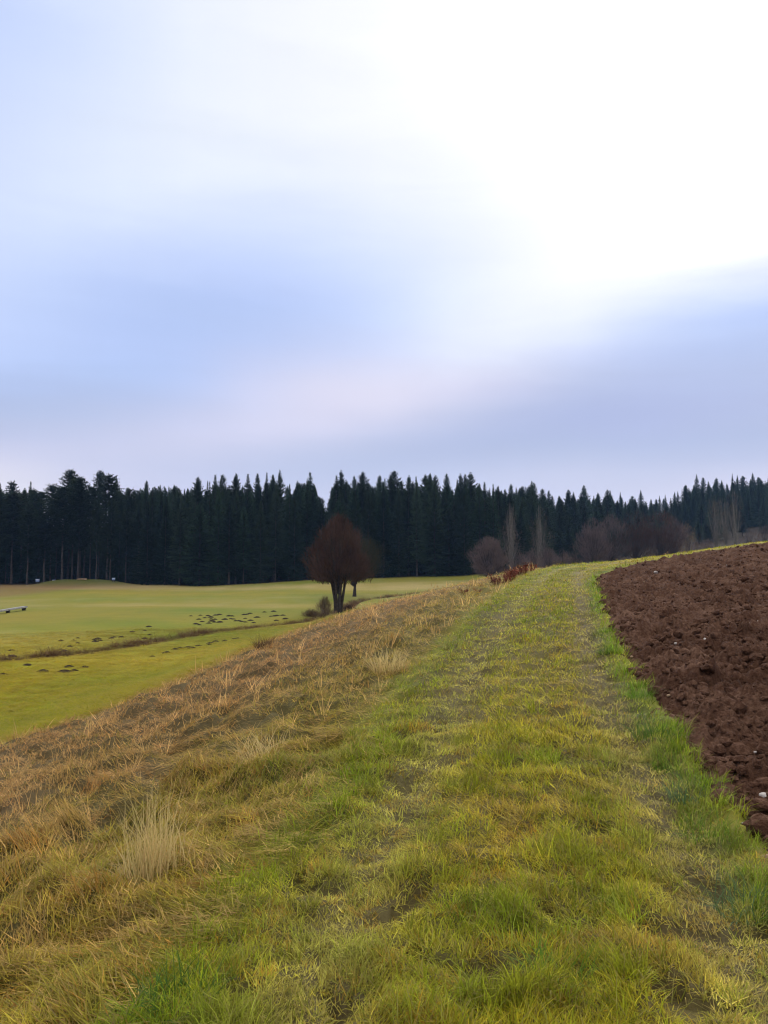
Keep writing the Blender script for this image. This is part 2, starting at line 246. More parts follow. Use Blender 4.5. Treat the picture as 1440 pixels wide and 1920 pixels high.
def H(X, Y, zones=None):
    """ground height with hummocks on the bank, wheel ruts, the ditch and the mound at the wood's edge"""
    X = np.atleast_1d(np.asarray(X, float)); Y = np.atleast_1d(np.asarray(Y, float))
    z = H0(X, Y); r = np.hypot(X, Y)
    near = r < 75
    if near.any():
        x, y = X[near], Y[near]
        b = sstep(-.2, .9, sdist(BANK, x, y)); dz = b * (.10 * fbm(x * .6, y * .6, 2, 5) + .22 * (np.abs(perlin(x * 1.35, y * 1.35, 9)) - .25) + .11 * (np.abs(perlin(x * 3.1, y * 3.1, 19)) - .25) + .02 * perlin(x * 7, y * 7, 21) - .13 * sstep(.22, .45, perlin(x * 1.15 + 5, y * 1.15, 23)))
        dz += (1 - b) * (.022 * fbm(x * 1.6, y * 1.6, 3, 15) + .06 * (np.abs(perlin(x * 3.0, y * 3.0, 31)) - .25) - .07 * sstep(.3, .46, perlin(x * 3.4 + 3, y * 3.4, 33))) * sstep(60, 30, np.hypot(x, y))
        dr = np.minimum(sdist(RUTL, x, y, False), sdist(RUTR, x, y, False)); dz -= .05 * np.exp(-(dr / .22) ** 2)
        dz -= .10 * b * sstep(16, 28, np.hypot(x, y))
        z[near] += dz
    far = (r > 35) & (r < 200)
    if far.any():
        x, y = X[far], Y[far]; dd = sdist(DITCH, x, y, False)
        z[far] += -.65 * np.exp(-(dd / .6) ** 2) + .10 * fbm(x * .07, y * .07, 3, 61)
        z[far] += 1.35 * np.exp(-(((x + 66) / 9.5) ** 4 + ((y - 168.5) / 4.2) ** 2))
    return z


def Hs(x, y): return float(H([x], [y])[0])


# ------------------------------------------------------------------ albedo of the open ground
G_FRESH = np.array((.085, .125, .016)); G_OLIVE = np.array((.175, .165, .025)); G_YELL = np.array((.235, .205, .035))
G_STRAW = np.array((.26, .185, .088)); G_BROWN = np.array((.16, .098, .042)); G_GREY = np.array((.15, .165, .075)); G_SOIL = np.array((.075, .042, .026))
G_PALE = np.array((.27, .23, .085))


def zone_col(X, Y):
    """vegetation colour by place: meadow, bank, track and wood floor"""
    X = np.asarray(X, float); Y = np.asarray(Y, float); n = X.shape
    r = np.hypot(X, Y)
    n1 = fbm(X * .035, Y * .035, 4, 101); n2 = fbm(X * .25, Y * .10, 3, 111); n3 = fbm(X * .9, Y * .9, 3, 121); n4 = fbm(X * .012 + 3, Y * .03, 3, 131)
    # meadow: mown green with yellower drifts
    c = np.broadcast_to(G_OLIVE, n + (3,)).copy()
    c = lerp(c, G_FRESH * 1.15, np.clip(.38 + 1.1 * n1 + .4 * n2, 0, 1))
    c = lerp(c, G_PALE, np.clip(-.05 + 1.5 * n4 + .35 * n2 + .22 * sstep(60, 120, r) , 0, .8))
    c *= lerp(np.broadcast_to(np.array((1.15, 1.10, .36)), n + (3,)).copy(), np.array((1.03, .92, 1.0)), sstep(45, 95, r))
    brow = sstep(150, 162, Y + .25 * (X + 75)) * sstep(-40, -62, X + 6 * n1)
    c = lerp(c, G_STRAW * .8, .85 * brow)
    c = lerp(c, G_BROWN, .7 * sstep(120, 134, Y - .5 * (X + 60) + 8 * n1) * sstep(-58, -66, X))
    dm = np.exp(-(((X + 66) / 10.5) ** 4 + ((Y - 168.5) / 5.0) ** 2)); c = lerp(c, np.array((.07, .075, .018)), np.clip(dm * 1.4, 0, 1))
    dd = sdist(DITCH, X, Y, False); c = lerp(c, np.array((.05, .032, .02)), np.exp(-(dd / .75) ** 2))
    # bank of lying dry grass
    sb = sdist(BANK, X, Y); wb = sstep(-1.0, .9, sb + .9 * n3)
    cb = np.broadcast_to(G_STRAW * .92, n + (3,)).copy()
    cb = lerp(cb, G_BROWN * 1.25, np.clip(.35 + .9 * n3, 0, .8))
    edge = sstep(4.2, .3, sdist(PATH, X, Y) * -1)                     # greener towards the track
    cb = lerp(cb, G_OLIVE, np.clip(edge * .9 + .35 * fbm(X * .5, Y * .5, 2, 141), 0, .9))
    nearb = sstep(17, 5, r); cb = lerp(cb, G_OLIVE * np.array((.9, .95, 1)), nearb * np.clip(.36 + 1.3 * n3, 0, .85))
    c = lerp(c, cb, wb)
    # track
    sp = sdist(PATH, X, Y); wp = sstep(-1.1, .5, sp + .6 * n3)
    cp = np.broadcast_to(G_YELL, n + (3,)).copy()
    cp = lerp(cp, G_FRESH * 1.1, np.clip(.22 + 1.2 * n3 + .6 * n2, 0, .85))
    cp = lerp(cp, G_BROWN * 1.3, np.clip(-.02 + 1.0 * fbm(X * 1.7, Y * 1.7, 2, 151) + .25 * sstep(7, 3, r), 0, .65))
    dl = sdist(RUTL, X, Y, False); dr = sdist(RUTR, X, Y, False); df = -sdist(FIELD, X, Y)
    cp = lerp(cp, G_FRESH * 1.25, .5 * np.exp(-((dl - .6) / .4) ** 2) * (X < np.interp(Y, [p[1] for p in RUTL], [p[0] for p in RUTL])))
    cp = lerp(cp, np.array((.25, .23, .10)), .6 * np.exp(-(dl / .26) ** 2)); cp = lerp(cp, np.array((.25, .205, .12)), .8 * np.exp(-(dr / .22) ** 2))
    cp = lerp(cp, np.array((.06, .125, .02)), .75 * np.exp(-((df - .15) / .2) ** 2) * np.clip(.65 + 1.2 * n3, 0, 1) * sstep(46, 38, Y))
    c = lerp(c, cp, wp)
    # wood floor
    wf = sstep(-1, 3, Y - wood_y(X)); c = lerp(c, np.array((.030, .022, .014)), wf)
    return np.clip(c, .005, .9)


def wood_y(X):
    return np.interp(X, [-300, -88, -50, -40, -15, 20, 40, 66, 118, 165, 300], [150, 171, 174, 169, 177, 184, 192, 205, 214, 214, 200])


# ================================================================== materials
def mat_new(name):
    m = bpy.data.materials.new(name); m.use_nodes = True; k = NT(m.node_tree); k.n.clear()
    out = k.add('ShaderNodeOutputMaterial'); return m, k, out


def pos(k): return k.add('ShaderNodeNewGeometry').outputs['Position']


def mat_ground():
    m, k, out = mat_new('turf_ground')
    a = k.add('ShaderNodeAttribute', attribute_name='col').outputs['Color']; p = pos(k)
    f1 = k.noise(p, 1.3, 6, .65); f2 = k.noise(p, 14, 4, .6)
    mp = k.add('ShaderNodeMapping'); k.l.new(p, mp.inputs[0]); mp.inputs['Scale'].default_value = (.16, .5, .5); f3 = k.noise(mp.outputs[0], 1, 5, .6, .6)
    v = k.m('ADD', k.m('MULTIPLY', f1, .55), k.m('ADD', k.m('MULTIPLY', f2, .45), k.m('MULTIPLY', f3, .35)))
    cc = k.mix(1.0, a, k.ramp(v, [(.42, (.62, .62, .62)), (.62, (.98, .98, .98)), (.85, (1.0, 1.0, 1.0))]), 'MULTIPLY')
    cc = k.mix(1.0, cc, (1.18, 1.18, 1.18), 'MULTIPLY')
    cc = k.mix(k.ramp(f3, [(.5, (0, 0, 0)), (.75, (.45, .45, .45))]), cc, k.mix(1.0, cc, (1.35, 1.22, 1.5), 'MULTIPLY'))
    b = k.add('ShaderNodeBsdfPrincipled'); k.l.new(cc, b.inputs['Base Color']); b.inputs['Roughness'].default_value = .95; b.inputs['Specular IOR Level'].default_value = .08
    bp = k.add('ShaderNodeBump'); bp.inputs['Strength'].default_value = .7; bp.inputs['Distance'].default_value = .06
    k.l.new(k.m('ADD', f2, f1), bp.inputs['Height']); k.l.new(bp.outputs[0], b.inputs['Normal']); k.l.new(b.outputs[0], out.inputs[0])
    return m


def mat_soil(name, c0, c1, c2):
    m, k, out = mat_new(name); p = pos(k)
    f1 = k.noise(p, 1.1, 5, .6); f2 = k.noise(p, 22, 5, .65); f3 = k.noise(p, 90, 3, .6)
    col = k.ramp(k.m('ADD', k.m('MULTIPLY', f1, .45), k.m('MULTIPLY', f2, .55)), [(.36, c0), (.5, c1), (.64, c2)])
    col = k.mix(k.ramp(f3, [(.66, (0, 0, 0)), (.74, (.5, .5, .5))]), col, (.20, .14, .10))
    b = k.add('ShaderNodeBsdfPrincipled'); k.l.new(col, b.inputs['Base Color']); b.inputs['Roughness'].default_value = .95; b.inputs['Specular IOR Level'].default_value = .05
    bp = k.add('ShaderNodeBump'); bp.inputs['Strength'].default_value = 1.0; bp.inputs['Distance'].default_value = .025
    k.l.new(k.m('ADD', f2, k.m('MULTIPLY', f3, .6)), bp.inputs['Height']); k.l.new(bp.outputs[0], b.inputs['Normal']); k.l.new(b.outputs[0], out.inputs[0])
    return m


def mat_blade(name, instanced=True, base=None):
    """grass and leaf blades: tint of the clump, each blade a little its own"""
    m, k, out = mat_new(name)
    if instanced: tint = k.add('ShaderNodeAttribute', attribute_name='tint', attribute_type='INSTANCER').outputs['Color']
    else:
        rgb = k.add('ShaderNodeRGB'); rgb.outputs[0].default_value = (*base, 1); tint = rgb.outputs[0]
    br = k.add('ShaderNodeAttribute', attribute_name='br').outputs['Fac']
    var = k.ramp(br, [(0, (.55, .6, .5)), (.35, (.85, .9, .85)), (.7, (1, 1, 1)), (.85, (1, .93, .95)), (1, (1, .92, 1))])
    c = k.mix(1.0, tint, var, 'MULTIPLY')
    c = k.mix(k.ramp(br, [(.72, (0, 0, 0)), (.95, (.55, .55, .55))]), c, (.36, .27, .12))
    d = k.add('ShaderNodeBsdfPrincipled'); k.l.new(c, d.inputs['Base Color']); d.inputs['Roughness'].default_value = .6; d.inputs['Specular IOR Level'].default_value = .08
    tr = k.add('ShaderNodeBsdfTranslucent'); k.l.new(c, tr.inputs[0])
    ms = k.add('ShaderNodeMixShader'); ms.inputs[0].default_value = .42; k.l.new(d.outputs[0], ms.inputs[1]); k.l.new(tr.outputs[0], ms.inputs[2])
    k.l.new(ms.outputs[0], out.inputs[0]); return m


def mat_sward(name):
    m, k, out = mat_new(name); c = k.add('ShaderNodeAttribute', attribute_name='tint').outputs['Color']
    d = k.add('ShaderNodeBsdfPrincipled'); k.l.new(c, d.inputs['Base Color']); d.inputs['Roughness'].default_value = .6; d.inputs['Specular IOR Level'].default_value = .08
    tr = k.add('ShaderNodeBsdfTranslucent'); k.l.new(c, tr.inputs[0])
    ms = k.add('ShaderNodeMixShader'); ms.inputs[0].default_value = .42; k.l.new(d.outputs[0], ms.inputs[1]); k.l.new(tr.outputs[0], ms.inputs[2])
    k.l.new(ms.outputs[0], out.inputs[0]); return m


def mat_plain(name, c0, c1, scale=6, rough=.85, rnd=.25, translucent=0.0, bump=.3, alt=None):
    """two-tone noise colour with a slight difference from object to object"""
    m, k, out = mat_new(name); p = k.add('ShaderNodeTexCoord').outputs['Object']
    col = k.ramp(k.noise(p, scale, 4, .6), [(.35, c0), (.65, c1)])
    oi = k.add('ShaderNodeObjectInfo').outputs['Random']
    if alt: col = k.mix(k.m('FRACT', k.m('MULTIPLY', oi, 7.31)), col, alt)
    f = k.m('MULTIPLY_ADD', oi, rnd, 1 - rnd / 2)
    cmb_ = k.add('ShaderNodeCombineColor'); [k.l.new(f, cmb_.inputs[i]) for i in range(3)]
    col = k.mix(1.0, col, cmb_.outputs[0], 'MULTIPLY')
    b = k.add('ShaderNodeBsdfPrincipled'); k.l.new(col, b.inputs['Base Color']); b.inputs['Roughness'].default_value = rough; b.inputs['Specular IOR Level'].default_value = .06
    if bump:
        bp = k.add('ShaderNodeBump'); bp.inputs['Strength'].default_value = bump; bp.inputs['Distance'].default_value = .03
        k.l.new(k.noise(p, scale * 4, 4, .6), bp.inputs['Height']); k.l.new(bp.outputs[0], b.inputs['Normal'])
    if translucent:
        tr = k.add('ShaderNodeBsdfTranslucent'); k.l.new(col, tr.inputs[0]); ms = k.add('ShaderNodeMixShader'); ms.inputs[0].default_value = translucent
        k.l.new(b.outputs[0], ms.inputs[1]); k.l.new(tr.outputs[0], ms.inputs[2]); k.l.new(ms.outputs[0], out.inputs[0])
    else: k.l.new(b.outputs[0], out.inputs[0])
    return m


M_GROUND = mat_ground()
M_SOIL = mat_soil('ploughed_soil', (.038, .0175, .010), (.088, .043, .0265), (.165, .092, .060))
M_MOLE = mat_soil('molehill_soil', (.016, .012, .009), (.026, .018, .013), (.04, .028, .02))
M_BLADE = mat_blade('grass_blade')
M_NEEDLE = mat_plain('spruce_needles', (.012, .027, .015), (.030, .054, .027), 1.2, .8, .9, .12, 0, (.030, .046, .028))
M_PINE = mat_plain('pine_needles', (.015, .026, .016), (.032, .045, .025), 1.2, .7, .5, .12, 0)
M_BARK = mat_plain('conifer_bark', (.04, .031, .027), (.085, .07, .062), 3, .9, .4)
M_ALDERBARK = mat_plain('alder_bark', (.03, .022, .018), (.065, .05, .04), 4, .9, .2)
M_TWIG_RED = mat_plain('reddish_twigs', (.054, .029, .021), (.088, .048, .035), .6, .8, .1, 0, 0)
M_TWIG_OLIVE = mat_plain('olive_twigs', (.032, .030, .014), (.056, .048, .024), .6, .8, .1, 0, 0)
M_TWIG_MAUVE = mat_plain('mauve_twigs', (.11, .078, .074), (.17, .122, .115), .6, .8, .35, 0, 0)
M_TWIG_PALE = mat_plain('pale_twigs', (.10, .08, .065), (.155, .125, .105), .6, .8, .3, 0, 0)
M_BIRCH = mat_plain('pale_bark', (.12, .105, .09), (.25, .225, .20), 3, .85, .3)
M_TAN = mat_plain('tan_twigs', (.14, .095, .05), (.22, .15, .085), .7, .85, .3, 0, 0)

# ================================================================== the ground sheet, split into its surfaces
ang = np.radians(np.unique(np.round(np.concatenate([np.arange(-34, 34.01, .16), np.arange(34, 180.1, 2.0), np.arange(-180, -34, 2.0)]), 4)))
ang = ang[:-1]                                               # -180 == 180
rad = np.concatenate([[.25, .5, .8, 1.1, 1.4], np.geomspace(1.7, 260, 330), np.geomspace(268, 1100, 18)])
AA, RR = np.meshgrid(ang, rad); GX = RR * np.sin(AA); GY = RR * np.cos(AA)
GZ = H(GX, GY); sf = sdist(FIELD, GX, GY); GZ = GZ - .30 * sstep(.0, .35, sf)
GZ = np.where(RR > 700, np.minimum(GZ, 60), GZ)
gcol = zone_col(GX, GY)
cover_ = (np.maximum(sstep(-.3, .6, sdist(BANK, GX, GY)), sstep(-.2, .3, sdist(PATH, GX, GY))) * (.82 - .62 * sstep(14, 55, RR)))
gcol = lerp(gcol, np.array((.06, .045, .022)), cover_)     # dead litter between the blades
gcol = np.concatenate([gcol, np.ones(gcol.shape[:2] + (1,))], -1)
na, nr = len(ang), len(rad)
ii = np.arange(nr - 1)[:, None] * na + np.arange(na)[None]; jj = np.arange(nr - 1)[:, None] * na + (np.arange(na)[None] + 1) % na
Q = np.stack([ii, ii + na, jj + na, jj], -1).reshape(-1, 4)
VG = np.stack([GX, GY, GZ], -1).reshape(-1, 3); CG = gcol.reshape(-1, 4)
fc = VG[Q].mean(1)
zid = np.zeros(len(Q), int)                                   # 0 meadow 1 bank 2 track 3 wood floor
zid[sdist(BANK, fc[:, 0], fc[:, 1]) > 0] = 1; zid[sdist(PATH, fc[:, 0], fc[:, 1]) > 0] = 2; zid[sdist(FIELD, fc[:, 0], fc[:, 1]) > 0] = 2
zid[fc[:, 1] > wood_y(fc[:, 0])] = 3
cen = np.array([[0, 0, Hs(0, 0)]])                            # close the sheet below the camera
for z_, nm, lab in ((0, 'meadow', 'mown green valley meadow left of the slope'), (1, 'grass_bank', 'slope of lying dry brown grass beside the track'),
                    (2, 'grass_path', 'grassy farm track with two faint wheel ruts'), (3, 'forest_floor', 'dark ground under the conifer wood')):
    q = Q[zid == z_]; u, inv = np.unique(q, return_inverse=True); V_ = VG[u]; C_ = CG[u]; tris = None; q2 = inv.reshape(-1, 4)
    if z_ == 2:
        V_ = np.r_[V_, cen]; C_ = np.r_[C_, C_[:1]]; lut = {int(a): i for i, a in enumerate(u)}
        tris = [(lut[i], lut[(i + 1) % na], len(u)) for i in range(na) if i in lut and (i + 1) % na in lut]
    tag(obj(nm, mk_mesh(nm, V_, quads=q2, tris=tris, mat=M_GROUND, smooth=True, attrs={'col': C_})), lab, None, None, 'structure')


# ------------------------------------------------------------------ ploughed field: its own fine clod-broken surface
def field_rel(x, y):
    r = np.hypot(x, y)
    wx = x + .06 * perlin(x * 5, y * 5, 71); wy = y + .06 * perlin(x * 5, y * 5, 72)
    d = .10 * fbm(x * 1.2, y * 1.2, 2, 41)
    w1 = worley(wx * 3.2, wy * 3.2, 3); d += .11 * (np.clip(.75 - w1, 0, 1)) * (.5 + .9 * perlin(x * .9, y * .9, 44)) * 1.3
    w2 = worley(wx * 8.0, wy * 8.0, 13); d += .085 * np.clip(.72 - w2, 0, 1) * (.8 + .8 * perlin(x * 2.2, y * 2.2, 45))
    d += .03 * (1 - np.abs(perlin(x * 13, y * 13, 51))) + .018 * perlin(x * 30, y * 30, 52)
    d -= .08 * sstep(.1, .45, perlin(x * 2.1 + 7, y * 2.1, 47))
    d += .10 * sstep(8, 25, r) * (np.abs(perlin(x * 1.5, y * 1.5, 57)) - .3) - .06 * sstep(8, 25, r) * sstep(.1, .4, perlin(x * 2.6, y * 2.6, 58))
    return 1.65 * d - .09


def field_h(x, y):
    s = sdist(FIELD, x, y) + .10 * perlin(x * 2.2, y * 2.2, 77)
    return H0(x, y) + field_rel(x, y) * sstep(-.05, .3, s) - .16 * sstep(.12, -.12, s)


fa = np.radians(np.arange(2, 40, .095)); fr = np.geomspace(2.6, 58, 760)
FA, FR = np.meshgrid(fa, fr); FX = FR * np.sin(FA); FY = FR * np.cos(FA); FS = sdist(FIELD, FX, FY)
FZ = field_h(FX, FY)
ii = np.arange(len(fr) - 1)[:, None] * len(fa) + np.arange(len(fa) - 1)[None]
q = np.stack([ii, ii + len(fa), ii + len(fa) + 1, ii + 1], -1).reshape(-1, 4)
q = q[(FS.ravel()[q] > -.14).all(1)]; u, inv = np.unique(q, return_inverse=True)
VF = np.stack([FX, FY, FZ], -1).reshape(-1, 3)[u]
tag(obj('ploughed_field', mk_mesh('ploughed_field', VF, quads=inv.reshape(-1, 4), mat=M_SOIL, smooth=False)), 'ploughed field of dark red brown soil right of the track', None, None, 'structure')

# ================================================================== scattered stuff through geometry nodes
def scatter(name, protos, P, idx, rot, scl, tint, label, kind='stuff'):
    coll = bpy.data.collections.new(name + '_kinds')
    for i, me in enumerate(protos):
        o = bpy.data.objects.new('%s_kind_%02d' % (name, i), me); coll.objects.link(o)
    tint = np.c_[tint, np.ones(len(tint))]
    pm = mk_mesh(name, P, attrs={'kidx': idx.astype(float), 'krot': rot, 'kscl': scl, 'tint': tint})
    ng = bpy.data.node_groups.new(name, 'GeometryNodeTree')
    ng.interface.new_socket('Geometry', in_out='INPUT', socket_type='NodeSocketGeometry'); ng.interface.new_socket('Geometry', in_out='OUTPUT', socket_type='NodeSocketGeometry')
    g = NT(ng); gi = g.add('NodeGroupInput'); go = g.add('NodeGroupOutput')
    ci = g.add('GeometryNodeCollectionInfo'); ci.inputs['Collection'].default_value = coll; ci.inputs['Separate Children'].default_value = True; ci.inputs['Reset Children'].default_value = True
    iop = g.add('GeometryNodeInstanceOnPoints'); g.l.new(gi.outputs[0], iop.inputs['Points']); g.l.new(ci.outputs[0], iop.inputs['Instance'])
    iop.inputs['Pick Instance'].default_value = True
    def na_(n_, typ):
        a = g.add('GeometryNodeInputNamedAttribute', data_type=typ); a.inputs['Name'].default_value = n_; return a.outputs['Attribute']
    fi = g.add('FunctionNodeFloatToInt'); g.l.new(na_('kidx', 'FLOAT'), fi.inputs[0]); g.l.new(fi.outputs[0], iop.inputs['Instance Index'])
    er = g.add('FunctionNodeEulerToRotation'); g.l.new(na_('krot', 'FLOAT_VECTOR'), er.inputs[0]); g.l.new(er.outputs[0], iop.inputs['Rotation'])
    g.l.new(na_('kscl', 'FLOAT_VECTOR'), iop.inputs['Scale'])
    g.l.new(iop.outputs[0], go.inputs[0])
    o = obj(name, pm); mod = o.modifiers.new('scatter', 'NODES'); mod.node_group = ng
    return tag(o, label, None, None, kind)


def blades(n, L, Wd, rad_, lean, curl, seed, comb=None, seg=3, br=None):
    """a clump of tapering bent blades as one mesh"""
    g = np.random.default_rng(seed); V, Qd, T, BR = [], [], [], []
    for i in range(n):
        a = g.uniform(0, 2 * np.pi); rr = rad_ * math.sqrt(g.uniform()); p = np.array((rr * math.cos(a), rr * math.sin(a), -.01))
        az_ = (a + g.normal(0, .9)) if comb is None else g.normal(0, comb)
        e = math.radians(90 - g.uniform(*lean)); cu = math.radians(g.uniform(*curl)); l = g.uniform(*L); wd = g.uniform(*Wd); tw = g.uniform(-.9, .9)
        b0 = len(V); rb = g.uniform() if br is None else g.uniform(*br)
        for s_ in range(seg + 1):
            d = np.array((math.cos(az_) * math.cos(e), math.sin(az_) * math.cos(e), math.sin(e)))
            side = np.array((-math.sin(az_ + tw), math.cos(az_ + tw), 0)); wv = wd * (1 - (s_ / (seg + .0)) ** 1.6) * .5
            if s_ < seg: V += [p - side * wv, p + side * wv]; BR += [rb, rb]
            else: V.append(p); BR.append(rb)
            p = p + d * l / seg; e -= cu / seg
            if p[2] < .004: p[2] = .004 + .004 * g.uniform(); e = max(e, .02)
        for s_ in range(seg - 1):
            k0 = b0 + 2 * s_; Qd.append((k0, k0 + 1, k0 + 3, k0 + 2))
        k0 = b0 + 2 * (seg - 1); T.append((k0, k0 + 1, k0 + 2))
    return np.array(V), Qd, T, np.array(BR)


def blade_mesh(name, mat, *a, **k):
    V, Qd, T, BR = blades(*a, **k); return mk_mesh(name, V, quads=Qd, tris=T, mat=mat, attrs={'br': BR})


TURF = [blade_mesh('turf_%d' % i, M_BLADE, 22, (.05, .12), (.0022, .0042), .07, (15, 80), (20, 90), 100 + i) for i in range(4)]
TUFT = [blade_mesh('tuft_%d' % i, M_BLADE, 30, (.11, .22), (.0025, .0048), .045, (5, 55), (30, 110), 200 + i) for i in range(4)]
LAY = [blade_mesh('lay_%d' % i, M_BLADE, 24, (.14, .32), (.002, .0042), .09, (55, 88), (5, 50), 300 + i, comb=.45) for i in range(4)]
STALK = [blade_mesh('stalk_%d' % i, M_BLADE, 12, (.22, .5), (.002, .0036), .06, (3, 32), (10, 60), 400 + i) for i in range(3)]
KINDS = TURF + TUFT + LAY + STALK                               # 0-3 4-7 8-11 12-14


def sample_sector(n, r0, r1, a0=-40, a1=40, power=1.0):
    """points over the ground in front of the viewpoint, denser close by"""
    rr = r0 * (r1 / r0) ** RNG.uniform(0, 1, n) ** power; a = np.radians(RNG.uniform(a0, a1, n)); return rr * np.sin(a), rr * np.cos(a), rr


def blade_field(name, P, az_, el_, curl, L, Wd, tw, tint, grad, label, seg):
    """many single blades as one mesh: roots P, bearing, lift, droop, length, width; z follows the slope"""
    n = len(P); pts = []; p = np.zeros((n, 3)); e = el_.copy()
    for s_ in range(seg + 1):
        wv = (Wd * .5 * (1 - (s_ / seg) ** 1.6))[:, None]; side = np.c_[-np.sin(az_ + tw), np.cos(az_ + tw), np.zeros(n)]
        q_ = p.copy(); q_[:, 2] = np.maximum(q_[:, 2], .004 * s_) + grad[:, 0] * p[:, 0] + grad[:, 1] * p[:, 1]
        pts += [P + q_ - side * wv, P + q_ + side * wv] if s_ < seg else [P + q_]
        d = np.c_[np.cos(az_) * np.cos(e), np.sin(az_) * np.cos(e), np.sin(e)]; p = p + d * (L / seg)[:, None]; e = e - curl / seg
    m_ = 2 * seg + 1; V = np.stack(pts, 1).reshape(-1, 3); k0 = np.arange(n)[:, None] * m_
    qs = np.concatenate([k0 + np.array([[2 * i, 2 * i + 1, 2 * i + 3, 2 * i + 2]]) for i in range(seg - 1)]); ts = k0 + np.array([[2 * seg - 2, 2 * seg - 1, 2 * seg]])
    c = np.repeat(np.c_[tint, np.ones(n)], m_, 0)
    return mk_mesh(name, V, quads=qs, tris=ts, mat=M_SWARD, attrs={'tint': c})


def grass_cover(NT_, per, r0, r1, power, seg, wide):
    """tufts over bank and track, each a handful of blades of one habit"""
    X, Y, R = sample_sector(NT_, r0, r1, -37, 35, power)
    sb, sp, sfd = sdist(BANK, X, Y), sdist(PATH, X, Y), sdist(FIELD, X, Y)
    n3 = fbm(X * .9, Y * .9, 3, 121); n5 = fbm(X * 2.6, Y * 2.6, 2, 181); n6 = fbm(X * .35, Y * .35, 2, 191); n7 = fbm(X * .8 + 9, Y * .8, 2, 195)
    fz = np.clip(R / 9, .35, 1.1); bank = (sb + .35 * n3 + RNG.normal(0, .3, len(X)) * fz > 0) & (sp < .25 + .3 * n5 + np.abs(RNG.normal(0, .45, len(X))) * fz); path = (sp + .15 * n5 > -.1) & ~bank
    df = -sfd; keep = (bank | path) & (sfd < .02 + .14 * n5)
    bare = np.where(bank, .9 * sstep(.22, .42, perlin(X * 1.15 + 5, Y * 1.15, 23)), .9 * sstep(.30, .46, fbm(X * 1.9 + 31, Y * 1.9, 2, 201)) * sstep(3.5, 9, R) * (np.minimum(sdist(RUTL, X, Y, False), sdist(RUTR, X, Y, False)) > .35))
    bare = np.maximum(bare, np.where(bank, 0, .95 * sstep(.34, .46, perlin(X * 3.4 + 3, Y * 3.4, 33))))
    keep &= RNG.uniform(0, 1, len(X)) > bare
    X, Y, R, n3, n5, n6, n7, bank, df, sp, sb = [v[keep] for v in (X, Y, R, n3, n5, n6, n7, bank, df, sp, sb)]
    dl = sdist(RUTL, X, Y, False); dr = sdist(RUTR, X, Y, False)
    n = len(X); U = lambda a=0., b=1.: RNG.uniform(a, b, n)
    tint = zone_col(X, Y); u = U()
    edgeg = np.exp(-((df - .10) / .16) ** 2) * np.clip(.45 + 2.0 * n5, 0, 1) * (~bank) * sstep(44, 36, Y)
    p_tuft = np.where(bank, .05 + .4 * np.clip(n7, 0, 1) * sstep(20, 6, R), .08 + 1.6 * np.clip(n5 - .08, 0, 1) * sstep(40, 6, R)) + .7 * edgeg
    kind = np.where(u < p_tuft, 1, np.where(u > np.where(bank, .20, .50), 2, 0))          # 0 turf 1 green tuft 2 lying straw 3 stalks
    kind = np.where(bank & (U() < .012) & (R > 7), 3, kind)
    n8 = fbm(X * 4.5 + 17, Y * 4.5, 2, 301); n9 = perlin(X * 7, Y * 7 + 40, 311)
    q1 = np.clip(.42 * U() + .58 * (.5 + 1.15 * n8), 0, 1); q2 = U(); isg = kind == 1; isl = kind == 2; iss = kind == 3
    tint = lerp(tint, np.array((.078, .125, .014)), np.where(isg & (q1 < .8), .55, .0))
    tint = lerp(tint, np.array((.11, .155, .06)), np.where(isg & (q1 > .8), .6, .0))
    tint = lerp(tint, np.where(bank[:, None], np.array((.27, .20, .095)), np.array((.29, .255, .07))), np.where(isl & (q1 < np.where(bank, .36, .36)), .65, 0))
    tint = lerp(tint, np.array((.26, .235, .14)), .65 * np.exp(-(dl / .22) ** 2) * (q2 < .75) * (~bank))
    tint = lerp(tint, np.array((.20, .10, .03)), np.where(~isg & (q1 > .72), .62, 0))
    tint = lerp(tint, np.array((.42, .32, .16)), np.where(iss, .8, 0))
    tint = lerp(tint, np.array((.055, .135, .014)), .7 * edgeg * (q2 < .8))
    tint = lerp(tint, np.array((.27, .22, .17)), .7 * np.exp(-(dr / .2) ** 2) * (q2 < .65 + .5 * n3) * (~bank))
    tint = tint * ((.55 + .8 * U() ** 1.2) * (1 + .42 * n9))[:, None] * np.where(bank[:, None], np.array((2.35, 1.95, 1.5)), np.array((2.3, 2.25, .9)))
    gx = (H(X + .12, Y) - H(X - .12, Y)) / .24; gy = (H(X, Y + .12) - H(X, Y - .12)) / .24
    flow = np.where(bank, 2.6 + 2.2 * n6 + 1.1 * n5, 1.3 + 2.0 * n6)
    base = np.c_[X, Y, H(X, Y) - .012 - .07 * sstep(-.02, .2, -df)]
    rut = 1 - .45 * np.exp(-(np.minimum(dl, dr) / .25) ** 2) * (~bank); far_s = np.clip((R / 6) ** .18, .85, 1.5)
    size = U(.75, 1.3) * (1 + .3 * np.clip(n5, -.6, .9)) * rut * far_s
    trad = np.where(isg, .05, np.where(iss, .05, np.where(bank, .085, .06))) * np.clip((R / 4.5) ** .75, .8, 5)
    # blades
    T = np.repeat(np.arange(n), per); m_ = len(T); g_ = lambda s_: RNG.normal(0, s_, m_); W_ = lambda a, b: RNG.uniform(a, b, m_)
    k_ = kind[T]; a = W_(0, 6.2832); rr = trad[T] * np.sqrt(W_(0, 1)); P = base[T].copy(); ox, oy = rr * np.cos(a), rr * np.sin(a)
    P[:, 0] += ox; P[:, 1] += oy; P[:, 2] += gx[T] * ox + gy[T] * oy
    lift = np.where((k_ == 2) & bank[T], W_(0, .05), W_(0, .012)); P[:, 2] += lift
